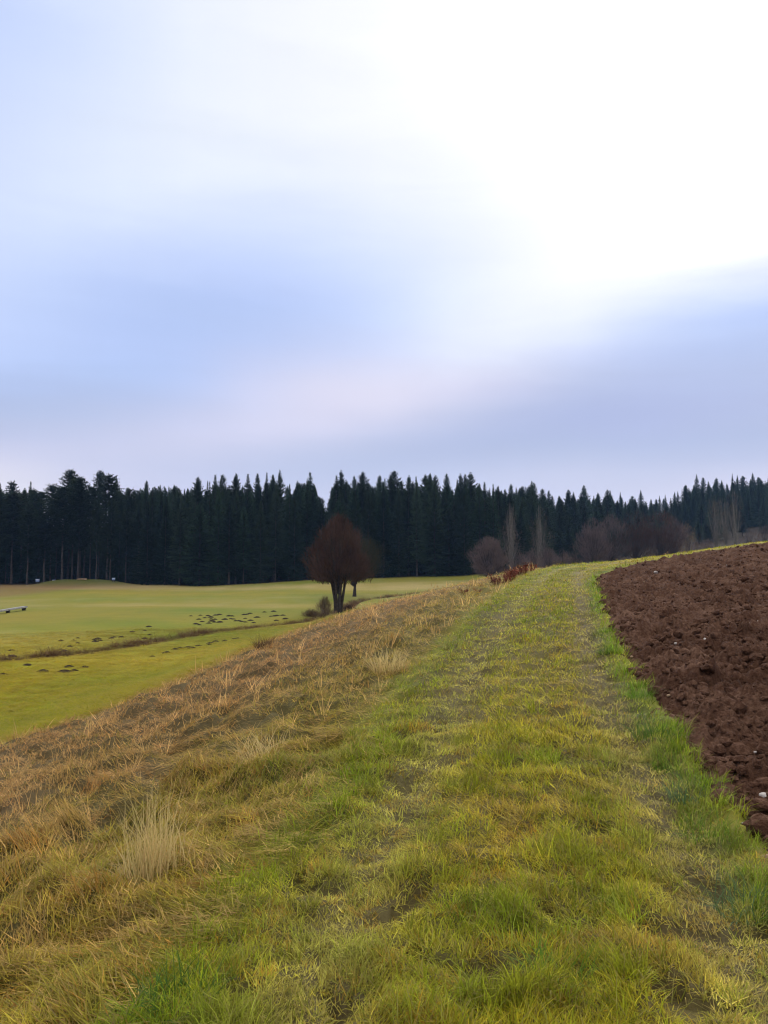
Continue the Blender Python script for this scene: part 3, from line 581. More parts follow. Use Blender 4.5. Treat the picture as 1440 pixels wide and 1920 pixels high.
    az_ = np.where((k_ == 2), flow[T] + g_(.55), a + g_(.9))
    el_ = np.radians(np.choose(k_, [W_(12, 68), np.where(bank[T], W_(10, 55), W_(28, 80)), W_(-6, 24), W_(45, 80)])); curl = np.radians(np.choose(k_, [W_(20, 80), W_(30, 110), W_(-8, 40), W_(5, 45)]))
    L = np.choose(k_, [W_(.04, .10), W_(.07, .16), np.where(bank[T], W_(.05, .165), W_(.05, .13)), W_(.15, .32)]) * size[T]
    Wd = W_(.0022, .0042) * wide * np.clip((R[T] / 5) ** .95, .9, 9) * np.where(k_ == 3, .8, 1)
    bt = RNG.uniform(0, 1, m_); c = tint[T] * (.7 + .5 * W_(0, 1))[:, None]; c = lerp(c, np.array((.38, .28, .12)), np.where(bt > .86, .5, 0)); c = lerp(c, np.array((.16, .08, .025)), np.where(bt < .07, .5, 0))
    return P, az_, el_, curl, L, Wd, W_(-.9, .9), c, np.c_[gx, gy][T], bank[T]


M_SWARD = mat_sward('sward_blade')
for (nm_, lab_, want) in (('bank_grass', 'matted dry brown grass lying over the slope', True), ('track_grass', 'short green and yellow grass growing over the farm track', False)):
    RNG = np.random.default_rng(21)
    parts_ = []
    for args in ((34000, 10, 1.7, 7.2, .80, 2, 1.6), (56000, 9, 6.2, 64, .92, 2, 1.3)):
        *D_, bk = grass_cover(*args); k = bk == want; D_ = [d[k] for d in D_]
        parts_.append(blade_field(nm_, *D_, None, args[5]))
    o = obj(nm_, parts_[0]); tag(o, lab_, None, None, 'stuff')
    import bmesh as _bm
    b0 = _bm.new(); [b0.from_mesh(p) for p in parts_]; b0.to_mesh(parts_[0]); b0.free(); bpy.data.meshes.remove(parts_[1])

# reddish sedge along the ditch
def ditch_sedge():
    pts = []
    for i in range(2, len(DITCH) - 1):
        (ax, ay), (bx, by) = DITCH[i], DITCH[i + 1]; L = math.hypot(bx - ax, by - ay); k = int(L * (80 if by < 92 else 22))
        tt = RNG.uniform(0, 1, k); nx, ny = -(by - ay) / L, (bx - ax) / L; off = RNG.normal(.25 if nx * -1 > 0 else .25, .38, k)
        pts.append(np.c_[ax + (bx - ax) * tt + nx * off, ay + (by - ay) * tt + ny * off])
    p = np.concatenate(pts); dense = fbm(p[:, 0] * .22, p[:, 1] * .22, 2, 221)
    p = p[RNG.uniform(0, 1, len(p)) < np.clip(.75 + .9 * dense, .35, 1)]; dense = fbm(p[:, 0] * .22, p[:, 1] * .22, 2, 221); n = len(p)
    q1 = RNG.uniform(0, 1, n); tint = lerp(np.broadcast_to(np.array((.12, .055, .028)), (n, 3)).copy(), np.array((.19, .10, .045)), q1) * (.7 + .6 * RNG.uniform(0, 1, n))[:, None]
    s = RNG.uniform(.8, 1.5, n) * (1 + np.clip(dense, 0, 1)); idx = np.where(RNG.uniform(0, 1, n) < .6, RNG.integers(12, 15, n), RNG.integers(4, 8, n))
    scatter('ditch_sedge', KINDS, np.c_[p, H(p[:, 0], p[:, 1])], idx, np.c_[RNG.normal(0, .2, n), RNG.normal(0, .2, n), RNG.uniform(0, 6.28, n)],
            np.c_[s * 3.2, s * 3.2, s * 1.0], tint, 'rusty brown sedge lining the ditch across the meadow')


ditch_sedge()

# fringe of meadow grass so the near meadow is not smooth
def meadow_cover():
    X, Y, R = sample_sector(30000, 13, 75, -36, 4, .8)
    k = (sdist(BANK, X, Y) < .15) & (sdist(PATH, X, Y) < 0) & (Y < 74) & (X < -1); X, Y, R = X[k], Y[k], R[k]; n = len(X)
    tint = zone_col(X, Y) * (.8 + .45 * RNG.uniform(0, 1, n))[:, None] * np.array((2.0, 1.65, .75)); hs = (R / 5) ** .62
    scatter('meadow_grass', TURF, np.c_[X, Y, H(X, Y)], RNG.integers(0, 4, n), np.c_[RNG.normal(0, .1, (n, 2)), RNG.uniform(0, 6.28, n)],
            np.c_[hs * 1.3, hs * 1.3, np.full(n, .75)], tint, 'short mown grass of the meadow beyond the slope')


meadow_cover()


# clods lying on the field
def rock(name, seed, sub=2, jag=.35, flat=.7, mat=None):
    import bmesh
    bm = bmesh.new(); bmesh.ops.create_icosphere(bm, subdivisions=sub, radius=1)
    g = np.random.default_rng(seed); dirs = g.normal(size=(9, 3)); dirs /= np.linalg.norm(dirs, axis=1)[:, None]; amp = g.uniform(-1, 1, 9)
    for v in bm.verts:
        c = np.array(v.co); f = 1 + jag * float((amp * np.maximum(dirs @ c, 0) ** 3).sum()) + jag * .25 * g.normal()
        v.co = (c[0] * f, c[1] * f * .85, c[2] * f * flat)
    me = bpy.data.meshes.new(name); bm.to_mesh(me); bm.free(); me.materials.append(mat)
    return me


CLOD = [rock('clod_%d' % i, 500 + i, 2, .45, .75, M_SOIL) for i in range(6)]
X, Y, R = sample_sector(56000, 3, 60, 1, 40, .85); k = sdist(FIELD, X, Y) > .0; X, Y, R = X[k], Y[k], R[k]
k = RNG.uniform(0, 1, len(X)) < np.clip(.5 + 1.3 * fbm(X * 1.3, Y * 1.3, 2, 231), .1, 1); X, Y, R = X[k], Y[k], R[k]; n = len(X)
s = np.exp(RNG.normal(math.log(.014), .72, n)) * np.clip((R / 6) ** .35, .85, 1.8); s = np.minimum(s, .095)
scatter('soil_clods', CLOD, np.c_[X, Y, field_h(X, Y) + s * .15], RNG.integers(0, 6, n), np.c_[RNG.normal(0, .4, (n, 2)), RNG.uniform(0, 6.28, n)],
        np.c_[s, s, s] * RNG.uniform(.7, 1.3, (n, 3)), np.ones((n, 3)), 'loose brown clods scattered over the ploughed field')

# ================================================================== conifers
def spruce_mesh(seed, h, cb, R, prof=.85, mat=None, dens=1.0):
    """whorls of drooping fronds edged with short side sprays"""
    g = np.random.default_rng(seed); V, T = [], []
    def tri(a, b, c): k0 = len(V); V.extend((a, b, c)); T.append((k0, k0 + 1, k0 + 2))
    z = cb * h
    while z < h - .15:
        f = (z - cb * h) / (h - cb * h)
        if prof > 0: rad_ = R * (1 - f) ** prof * (.75 + .45 * min(1, f * 6))
        else: rad_ = R * math.sqrt(max(.04, 1 - (2 * f - .9) ** 2 * .8))
        nb = int(g.integers(6, 9) * dens) if rad_ > .5 else 5
        a0 = g.uniform(0, 6.28)
        for b in range(nb):
            az_ = a0 + 6.283 * b / nb + g.normal(0, .25); l = max(.22, rad_ * g.uniform(.62, 1.18)); e = math.radians((28 - 55 * (1 - f)) + g.normal(0, 8)) if prof > 0 else math.radians(g.normal(18, 16))
            ca_, sa_ = math.cos(az_), math.sin(az_); zz = z + g.normal(0, .12)
            nst = max(3, int(l / .36)); p = np.array((0, 0, zz)); side = np.array((-sa_, ca_, 0)); w0 = .20 + .16 * l
            prev = p
            for s_ in range(1, nst + 1):
                q_ = s_ / nst; ee = e + .5 * q_ ** 2 * (1 if prof > 0 else .3)
                p = prev + np.array((ca_ * math.cos(ee), sa_ * math.cos(ee), math.sin(ee))) * (l / nst)
                if q_ > .18:
                    ww = w0 * (1.15 - q_) * g.uniform(.7, 1.25)
                    fw = (p - prev) * g.uniform(.6, 1.5)
                    tri(prev, p, prev + side * ww + fw - np.array((0, 0, g.uniform(.0, .22) + .1 * ww)))
                    tri(p, prev, prev - side * ww + fw - np.array((0, 0, g.uniform(.0, .22) + .1 * ww)))
                    if g.uniform() < .75: tri(prev, p, (prev + p) / 2 + side * g.normal(0, .1) - np.array((0, 0, g.uniform(.2, .5))))
                prev = p
        z += g.uniform(.34, .52) / dens ** .5 * (.75 + .5 * (1 - f))
    return mk_mesh('crown', np.array(V), tris=T, mat=mat)


def tube(V, Q_, pts, rads, sides=6):
    pts = [np.asarray(p, float) for p in pts]; base = len(V)
    for i, p in enumerate(pts):
        d = pts[min(i + 1, len(pts) - 1)] - pts[max(i - 1, 0)]; d /= np.linalg.norm(d) + 1e-9
        a = np.cross(d, (0, 0, 1) if abs(d[2]) < .9 else (1, 0, 0)); a /= np.linalg.norm(a); b = np.cross(d, a)
        for s_ in range(sides):
            t_ = 2 * math.pi * s_ / sides; V.append(p + (a * math.cos(t_) + b * math.sin(t_)) * rads[i])
    for i in range(len(pts) - 1):
        for s_ in range(sides):
            q0 = base + i * sides; Q_.append((q0 + s_, q0 + (s_ + 1) % sides, q0 + sides + (s_ + 1) % sides, q0 + sides + s_))


def trunk_mesh(h, r, seed, mat, stubs=0):
    g = np.random.default_rng(seed); V, Q_ = [], []; n = 7
    pts = [np.array((g.normal(0, .05) * (i > 0), g.normal(0, .05) * (i > 0), -.4 + (h + .4) * i / n)) for i in range(n + 1)]
    tube(V, Q_, pts, [r * (1.25 if i == 0 else 1) * (1 - .93 * i / n) + .01 for i in range(n + 1)], 7)
    for s_ in range(stubs):
        z = g.uniform(.12, .6) * h; a = g.uniform(0, 6.28); l = g.uniform(.5, 1.4)
        tube(V, Q_, [(0, 0, z), (l * math.cos(a), l * math.sin(a), z - .15 * l)], [.03, .008], 3)
    return mk_mesh('trunk', V, quads=Q_, mat=mat, smooth=True)


SPR = [(spruce_mesh(600 + i, 24, (.06, .12, .05, .18, .08, .22, .05)[i], (3.4, 3.1, 3.6, 3.0, 3.3, 3.2, 3.8)[i], (.74, .86, .66, .62, .9, .58, .8)[i], M_NEEDLE, 1.2), trunk_mesh(23.6, .2, 650 + i, M_BARK, 14)) for i in range(7)]
PIN = [(spruce_mesh(700 + i, 24, (.30, .40, .34)[i], (2.7, 3.0, 2.5)[i], -1, M_PINE, 1.3), trunk_mesh(22.5, .19, 750 + i, M_BARK, 10)) for i in range(3)]
TOPS = [(-200, 900), (0, 898), (60, 898), (84, 905), (95, 890), (120, 881), (150, 887), (190, 882), (225, 893), (242, 902), (262, 897), (310, 892), (370, 895), (400, 890), (440, 888), (470, 892), (497, 886), (525, 884), (565, 884), (586, 878), (600, 905), (606, 942), (617, 942), (622, 890), (628, 881), (650, 882), (680, 880), (700, 893), (722, 893), (740, 884), (770, 890), (800, 886), (830, 889), (860, 893), (890, 886), (907, 900), (935, 893), (958, 906), (975, 891), (993, 886), (1006, 906), (1040, 911), (1075, 906), (1100, 912), (1140, 912), (1180, 918), (1230, 923), (1260, 913), (1280, 916), (1288, 897), (1310, 891), (1340, 892), (1380, 886), (1415, 880), (1440, 884), (1700, 880)]
TX, TY = [a for a, b in TOPS], [b for a, b in TOPS]


def elev(py): return math.tan(math.atan((960 - py) / 1440) + math.atan(90 / 1440))


def tree_obj(kind, protos, i, x, y, h, label, group, rz, wid=1.0):
    root = empty(kind, (x, y, Hs(x, y) - .1), rz, label, kind.replace('_', ' '), group)
    s_ = h / 24
    for nm, me in (('crown', protos[i][0]), ('trunk', protos[i][1])):
        obj(nm, me, root, sc_=(wid * (s_ * .5 + .5), wid * (s_ * .5 + .5), s_))
    return root


trees = []
def plan_tree(px, Y, jit_top, kind='spruce_tree'):
    x = (px - 720) / 1440 * Y; py = float(np.interp(px, TX, TY)) + jit_top
    h = 1.6 + elev(py) * Y - Hs(x, Y) + .1
    return x, Y, h


front = lambda px: float(np.interp(px, [-200, 0, 240, 400, 600, 880, 1000, 1100, 1290, 1440, 1700], [172, 172, 174, 170, 178, 185, 200, 232, 268, 290, 290]))
g = np.random.default_rng(5)
rows = []
for row in range(5):
    px = -12 + g.uniform(0, 10)
    while px < 1456:
        far_ = px > 1010; Y = front(px) + row * (np.interp(px, [1010, 1150, 1290], [5, 16, 27]) if far_ else 3.6) + g.normal(0, .9)
        rows.append((row, px + g.normal(0, 3), Y)); px += (27, 25, 27, 30, 40)[row] * (190 / Y) * g.uniform(.75, 1.25) * (.92 if far_ else 1)
count = 0; rest = []
ORD = 'first second third fourth fifth sixth seventh eighth ninth tenth eleventh twelfth thirteenth fourteenth fifteenth sixteenth seventeenth eighteenth nineteenth twentieth twenty-first twenty-second'.split()
leftrank = {p: i for i, p in enumerate(sorted((p for r_, p, y_ in rows if r_ == 0 and 262 <= p < 604), reverse=True))}
rightrank = {p: i for i, p in enumerate(sorted(p for r_, p, y_ in rows if r_ == 0 and 604 <= p < 900))}
for row, px, Y in rows:
    gap = 600 < px < 625
    top = {0: g.uniform(8, 60), 1: g.uniform(2, 44)}.get(row, g.uniform(-4, 34) if g.uniform() < .75 else g.uniform(-5, 4))
    if px > 1000: top = (84, 56, 32, 14, 2)[row] * g.uniform(.6, 1.3) + g.uniform(-5, 12)
    if gap: top = g.uniform(2, 30)
    if 596 < px < 628 and not gap and row < 2: top = max(top, 12)
    pine = px < 262 and g.uniform() < .75
    if 80 < px < 205:
        pine = True
        if row in (3, 4): continue
    x, y, h = plan_tree(px, Y, top)
    if 1283 < px < 1303 and row < 3: continue
    if h < 5: continue
    if count < 296 and not (row == 4 and px < 1000):
        if px < 262: lab, grp = ('dark pine with bare lower trunk in the wood edge left of picture' if pine else 'dark spruce among the tall pines at the far left of wood'), 'conifers at the left end of wood'
        elif px < 604: lab, grp = ('dark spruce in the second row of wood left of brown alder' if row < 2 else 'dark spruce deeper in the wood left of brown alder'), 'spruces left of the alder'
        elif px < 900: lab, grp = ('dark spruce in second row of wood between alder and round grey bush' if row < 2 else 'dark spruce deeper in wood between alder and round grey bush'), 'spruces between alder and round bush'
        elif px < 1010: lab, grp = 'tall dark spruce behind the round grey bush and pale bare trees', 'spruces behind the round bush'
        elif px < 1288: lab, grp = 'grey green spruce in the lower far wood behind mauve bare trees', 'spruces of the lower far wood'
        else: lab, grp = 'bluish spruce on the wooded rise above the ploughed field', 'spruces on the wooded rise'
        if row == 0 and leftrank.get(px, 99) < len(ORD): lab = '%s spruce of the front row counted leftward from the gap above alder' % ORD[leftrank[px]]
        if row == 0 and rightrank.get(px, 99) < len(ORD): lab = '%s spruce of the front row counted rightward from the gap above alder' % ORD[rightrank[px]]
        tree_obj('pine_tree' if pine else 'spruce_tree', PIN if pine else SPR, int(g.integers(0, 3 if pine else 7)), x, y, h, lab, grp + (' (pine)' if pine else ''), g.uniform(0, 6.28), g.choice([g.uniform(.75, 1.15), g.uniform(1.1, 1.75)]) * (1.15 if px > 1000 else 1))
        count += 1
    else: rest.append((x, y, h))
# rest of the wood: behind the countable edge, and on both sides of what the picture shows
for k in range(1800):
    px = g.uniform(-520, 1900)
    
    y = front(px) + (g.uniform(16, 60) if -40 < px < 1010 else g.uniform(0, 50) if px < 0 else g.uniform(60, 120))
    x, y, h = plan_tree(px, y, g.uniform(16, 52) if not 590 < px < 632 else g.uniform(20, 40)); rest.append((x, y, max(h, 8) if not 70 < px < 215 else g.uniform(11.5, 14.5)))
rest = np.array(rest); n = len(rest)
scatter('forest', [m for p in SPR[:4] for m in p[:1]], np.c_[rest[:, 0], rest[:, 1], H(rest[:, 0], rest[:, 1]) - .1], g.integers(0, 4, n), np.c_[np.zeros((n, 2)), g.uniform(0, 6.28, n)],
        np.c_[.5 + rest[:, 2] / 48, .5 + rest[:, 2] / 48, rest[:, 2] / 24] * np.array((1.15, 1.15, 1)), np.ones((n, 3)), 'dark conifer wood receding behind its front rows')


# ================================================================== bare broadleaved trees
def twigs(seed, n, prof, L, wd, low, spread=.5, up=.35, shell=.55, mat=None, name='crown', gaps=.95):
    """fine twigs filling a crown; prof = [(height, radius)...]"""
    g = np.random.default_rng(seed); zs = np.array([p[0] for p in prof]); rs = np.array([p[1] for p in prof])
    zz = np.linspace(zs[0], zs[-1], 400); wt = np.interp(zz, zs, rs) ** 2 + .02; z = g.choice(zz, n, p=wt / wt.sum()) + g.uniform(-.05, .05, n)
    a = g.uniform(0, 6.283, n); lob = 1 + .20 * np.sin(3 * a + z * .9 + seed) + .16 * np.sin(5 * a - z * 1.3) + g.normal(0, .1, n)
    rr = np.interp(z, zs, rs) * lob * g.uniform(0, 1, n) ** shell
    P = np.c_[rr * np.cos(a), rr * np.sin(a), z]
    sc_ = 2.6 / max(rs.max(), 1.0); cl_ = np.zeros(n)
    for q_ in range(6):
        kv = g.normal(0, sc_, 3); cl_ += np.sin(P @ kv + g.uniform(0, 6.28))
    kp = g.uniform(0, 1, n) < np.clip(.62 + gaps * cl_ / 2.4, .04, 1); P = P[kp]; n = len(P)      # open places between the boughs
    d = P - np.array((0, 0, low)); d /= np.linalg.norm(d, axis=1)[:, None] + 1e-6; d = d + g.normal(0, spread, (n, 3)) + np.array((0, 0, up)); d /= np.linalg.norm(d, axis=1)[:, None]
    l = g.uniform(*L, n)[:, None]; s_ = np.cross(d, g.normal(size=(n, 3))); s_ /= np.linalg.norm(s_, axis=1)[:, None] + 1e-6; w_ = g.uniform(*wd, n)[:, None] * .5
    bend = g.normal(0, .12, (n, 3)) * l; V = np.stack([P - d * l * .5 - s_ * w_, P - d * l * .5 + s_ * w_, P + s_ * w_ * .7 + bend, P - s_ * w_ * .7 + bend, P + d * l * .5], 1).reshape(-1, 3)
    k0 = np.arange(n)[:, None] * 5
    return mk_mesh(name, V, quads=k0 + np.array([[0, 1, 2, 3]]), tris=k0 + np.array([[3, 2, 4]]), mat=mat)


def limbs(seed, n, prof, z0, r0, mat, name='limbs'):
    g = np.random.default_rng(seed); V, Q_ = [], []; zs = [p[0] for p in prof]; rs = [p[1] for p in prof]
    for i in range(n):
        z = g.uniform(zs[0] + .1 * (zs[-1] - zs[0]), zs[-1] * .97); a = g.uniform(0, 6.28); rr = np.interp(z, zs, rs) * g.uniform(.3, .9)
        b = np.array((g.normal(0, .15), g.normal(0, .15), min(z - .3, g.uniform(z0 * .6, z0 * 1.6)))); e = np.array((rr * math.cos(a), rr * math.sin(a), z))
        m_ = (b + e) / 2 + np.array((0, 0, -.05 * rr)) + g.normal(0, .12, 3)
        tube(V, Q_, [b, m_, e], [r0, r0 * .6, r0 * .15], 4)
    return mk_mesh(name, V, quads=Q_, mat=mat)


def stems(root, seed, n, r, top, spread, mat, rr=(.7, 1.1)):
    g = np.random.default_rng(seed)
    for i in range(n):
        a = 6.283 * i / n + g.normal(0, .3); b = np.array((math.cos(a), math.sin(a), 0)) * r * (1.5 if n > 1 else 0)
        t_ = top * g.uniform(.85, 1.05); o_ = np.array((math.cos(a), math.sin(a), 0)) * spread * g.uniform(.4, 1.2); V, Q_ = [], []
        tube(V, Q_, [b * .9 + (0, 0, -.4), b + o_ * .10 + (0, 0, t_ * .2), b + o_ * .3 + np.r_[g.normal(0, .1, 2), t_ * .5], b + o_ + np.r_[g.normal(0, .15, 2), t_]], [r * 1.3, r * g.uniform(*rr), r * .7, r * .2], 7)
        obj('trunk', mk_mesh('trunk', V, quads=Q_, mat=mat, smooth=True), root)


def bare_tree(kind, x, y, prof, seed, ntw, nst, r, tmat, bmat, label, cat, group=None, L=(.6, 1.3), wd=(.03, .06), spread_=1.0, stem_top=None, shell=.55, twist=.5):
    root = empty(kind, (x, y, Hs(x, y) - .05), 0, label, cat, group)
    stems(root, seed, nst, r, stem_top or prof[-1][0] * .7, spread_, bmat)
    obj('limbs', limbs(seed + 1, 70, prof, prof[0][0], r * .42, bmat), root)
    obj('crown', twigs(seed + 2, ntw, prof, L, wd, prof[0][0] * .6, twist * .8, .4, shell, tmat), root)
    return root


AP = [(4.1, 2.7), (4.6, 3.35), (5.6, 3.4), (7.4, 2.9), (9.2, 2.35), (10.6, 1.6), (11.8, .5)]
bare_tree('alder_tree', -5.25, 88.6, AP, 800, 14000, 6, .19, M_TWIG_RED, M_ALDERBARK, 'dark brown many-stemmed alder standing alone by the ditch', 'alder', L=(.5, 1.2), wd=(.035, .065), spread_=1.7, stem_top=9.2)
bare_tree('field_tree', -4.9, 127.5, [(2.9, 2.8), (3.8, 4.4), (5.5, 4.6), (8, 3.9), (10.5, 2.6), (12, .9)], 810, 12000, 1, .3, M_TWIG_OLIVE, M_ALDERBARK, 'olive dark tree with single leaning trunk half hidden behind the alder', 'tree', L=(.5, 1.2), wd=(.03, .055))
RB = [(.9, 1.8), (1.6, 3.2), (3, 3.9), (5, 3.9), (7, 3.2), (8.5, 2.1), (9.4, .7)]
bare_tree('round_bush', 22.3, 164.5, RB, 820, 12000, 7, .12, M_TWIG_MAUVE, M_ALDERBARK, 'round grey brown leafless bush at the end of meadow', 'bush', L=(.6, 1.3), wd=(.045, .08), spread_=2.4, stem_top=5.5)


def at(px, Y): return (px - 720) / 1440 * Y


pale = [(958, 176, 17.5, 'tall pale leafless tree just right of the round grey bush'), (1012, 186, 17.0, 'thin pale leafless tree second to the right of round grey bush')]
for i, (px, Y, h, lab) in enumerate(pale):
    bare_tree('bare_birch', at(px, Y), Y, [(2, 1.6), (5, 3.3), (9, 3.0), (13, 1.9), (h, .5)], 830 + 5 * i, 2000, 1, .10, M_TWIG_PALE, M_BIRCH, lab, 'birch', 'pale bare trees', L=(.6, 1.4), wd=(.025, .05), stem_top=h * .97, spread_=.1, twist=.75)
for i, (px, Y, h, lab) in enumerate([(1342, 214, 17.5, 'leftmost of three pale bare birches below the wooded rise'), (1361, 216, 17, 'middle one of three pale bare birches below the wooded rise'), (1379, 213, 18.2, 'rightmost of three pale bare birches below the wooded rise')]):
    bare_tree('bare_birch', at(px, Y), Y, [(3, .8), (8, 2.2), (12, 2.8), (h - 2, 2.0), (h, .5)], 850 + 5 * i, 1000, 1, .085, M_TWIG_PALE, M_BIRCH, lab, 'birch', 'pale bare trees', L=(.6, 1.4), wd=(.025, .05), stem_top=h * .97, spread_=.1, twist=.7)
mv = [(1112, 200, 13.5, 4.2, 'mauve bare tree at left of the brown group below far wood', M_TWIG_MAUVE), (1146, 204, 14.2, 5.0, 'mauve bare tree in the middle of group below far wood', M_TWIG_MAUVE),
      (1192, 206, 15.5, 6.0, 'broad reddish bare tree in the group below far wood', M_TWIG_RED), (1238, 206, 15.2, 6.2, 'broad reddish bare tree at right of group below far wood', M_TWIG_RED), (1262, 210, 12.5, 4.0, 'small mauve bare tree at right end of the brown group', M_TWIG_MAUVE)]
for i, (px, Y, h, r, lab, tm) in enumerate(mv):
    bare_tree('bare_tree', at(px, Y), Y, [(1.5, r * .6), (3.5, r * .95), (6, r), (9, r * .9), (h - 2, r * .6), (h, r * .15)], 870 + 5 * i, 6500, 4, .16, tm, M_ALDERBARK, lab, 'tree', 'brown bare trees below the far wood', L=(.7, 1.5), wd=(.04, .07), spread_=2.0)
sh = [(972, 172, 5.6, 2.6, 'low mauve leafless shrub right beside the round grey bush'), (998, 174, 6.4, 2.8, 'low mauve leafless shrub below the tall pale tree'), (1028, 178, 6.8, 2.8, 'mauve leafless shrub at foot of thin pale tree'), (1052, 182, 6, 2.6, 'mauve leafless shrub left of the small tan bush'), (1078, 188, 7.5, 2.8, 'mauve leafless shrub behind the small tan bush')]
for i, (px, Y, h, r, lab) in enumerate(sh):
    bare_tree('bare_shrub', at(px, Y), Y, [(.3, r * .7), (1.5, r), (h * .6, r * .9), (h, r * .2)], 900 + 5 * i, 3000, 4, .07, M_TWIG_MAUVE, M_ALDERBARK, lab, 'shrub', 'bare shrubs at the wood edge', L=(.5, 1.1), wd=(.03, .055), spread_=1.6)
tb = [(1095, 150, 4.0, 2.2, 'small tan bush peeping over the crest of the track'), (1172, 150, 4.4, 1.6, 'small tan bush peeping over the crest below brown trees'), (1290, 218, 11.0, 2.6, 'tan shrub in the gap between far wood and wooded rise'), (1308, 200, 6.0, 3.0, 'mauve tan shrub low beside the gap in far wood'), (1325, 205, 5.6, 3.0, 'low tan shrub left of the three birches'),
      (1404, 222, 6.5, 3.6, 'low mauve shrub just right of the three birches'), (1434, 224, 7.0, 3.8, 'low mauve shrub at right picture edge above the ploughed field')]
for i, (px, Y, h, r, lab) in enumerate(tb):
    bare_tree('tan_bush', at(px, Y), Y, [(.2, r * .8), (h * .4, r), (h * .8, r * .7), (h, r * .2)], 930 + 5 * i, 2600, 4, .06, M_TAN if i < 3 else M_TWIG_MAUVE, M_ALDERBARK, lab, 'bush', 'tan bushes', L=(.4, 1.0), wd=(.025, .05), spread_=1.2)


# ================================================================== molehills
def molehill_mesh(seed):
    g = np.random.default_rng(seed); V = [(0, 0, 1)]; T = []; Q_ = []
    for j, (r_, z_) in enumerate(((.35, .86), (.7, .45), (1.0, .08), (1.12, -.25))):
        for i in range(12):
            a = 6.283 * i / 12; k_ = 1 + g.normal(0, .09); V.append((r_ * k_ * math.cos(a), r_ * k_ * math.sin(a), z_ + g.normal(0, .05) * (j < 3)))
    for i in range(12): T.append((0, 1 + i, 1 + (i + 1) % 12))
    for j in range(3):
        for i in range(12): a = 1 + 12 * j; Q_.append((a + i, a + 12 + i, a + 12 + (i + 1) % 12, a + (i + 1) % 12))
    return mk_mesh('molehill', V, quads=Q_, tris=T, mat=M_MOLE, smooth=True)


MH = [molehill_mesh(40 + i) for i in range(4)]
mole = {
 'molehill beside the far bank of ditch at left': ('molehills along the ditch', 'A', [(-26.13, 54.37), (-24.31, 50.6), (-25.61, 61.38), (-24.82, 61.94), (-25.16, 63.63), (-23.74, 60.02), (-23.4, 57.73), (-23.19, 55.61), (-22.61, 54.78), (-23.43, 62.78), (-23.43, 63.35), (-22.91, 61.38), (-22.79, 62.22), (-22.53, 64.01), (-22.55, 64.69), (-22.03, 64.88), (-22.41, 68.89), (-21.64, 69.93), (-22.27, 73.26), (-20.13, 66.56), (-19.8, 64.01)]),
 'dark molehill on the meadow this side of ditch at left': ('molehills near the left edge', 'B', [(-17.64, 42.84), (-17.5, 43.82), (-17.63, 45.7), (-18.53, 45.63), (-18.75, 42.65), (-20.95, 45.56), (-20.01, 40.78)]),
 'dark molehill in the row between the ditch and brown slope': ('row of molehills below the slope', 'D', [(-15.53, 51.98), (-15.06, 53.8), (-14.98, 55.69), (-14.79, 56.28), (-14.39, 56.95), (-13.88, 56.02), (-13.83, 57.73), (-13.15, 58.42), (-13.35, 59.57), (-13.14, 60.47), (-12.45, 60.65), (-11.99, 61.94), (-11.76, 62.22)]),
 'dark molehill in the dense cluster beyond the ditch': ('dense cluster of molehills', 'C', [(-21.61, 86.51), (-20.81, 87.55), (-19.68, 82.21), (-19.49, 84.08), (-19.82, 87.03), (-19.02, 84.97), (-18.46, 82.58), (-18.0, 82.34), (-17.88, 80.27), (-17.37, 79.19), (-18.68, 79.43), (-18.68, 76.74), (-18.12, 75.94), (-17.64, 77.9), (-16.82, 79.19), (-19.18, 87.95), (-18.92, 88.74), (-16.95, 82.46), (-17.47, 87.03), (-17.11, 87.03), (-16.47, 83.21), (-16.11, 82.83), (-15.46, 80.63), (-15.12, 80.63), (-14.71, 79.91), (-14.22, 79.31), (-15.04, 83.83), (-16.12, 89.14), (-15.9, 89.68), (-15.74, 90.89), (-13.99, 85.22), (-13.99, 81.11), (-13.23, 78.48), (-14.38, 92.82), (-13.4, 93.8)]),
 'dark molehill in the small group left of alder': ('small group of molehills by the alder', 'E', [(-12.63, 86.38), (-12.28, 86.64), (-12.11, 87.29), (-11.45, 87.55), (-10.49, 82.21), (-11.2, 80.39)])}
for lab, (grp, key, pts) in mole.items():
    for i, (x, y) in enumerate(pts):
        s_ = random.uniform(.16, .28) * (1.2 if key in 'CE' else 1.0); s_ *= 1.5 if (key == 'B' and i == 0) else 1
        lb = 'largest dark molehill on the meadow this side of ditch' if (key == 'B' and i == 0) else lab
        o = obj('molehill', MH[i % 4], None, (x, y, Hs(x, y) + .01), (0, 0, random.uniform(0, 6)), (s_ * 1.25, s_ * 1.1, s_ * .42)); tag(o, lb, 'molehill', grp)

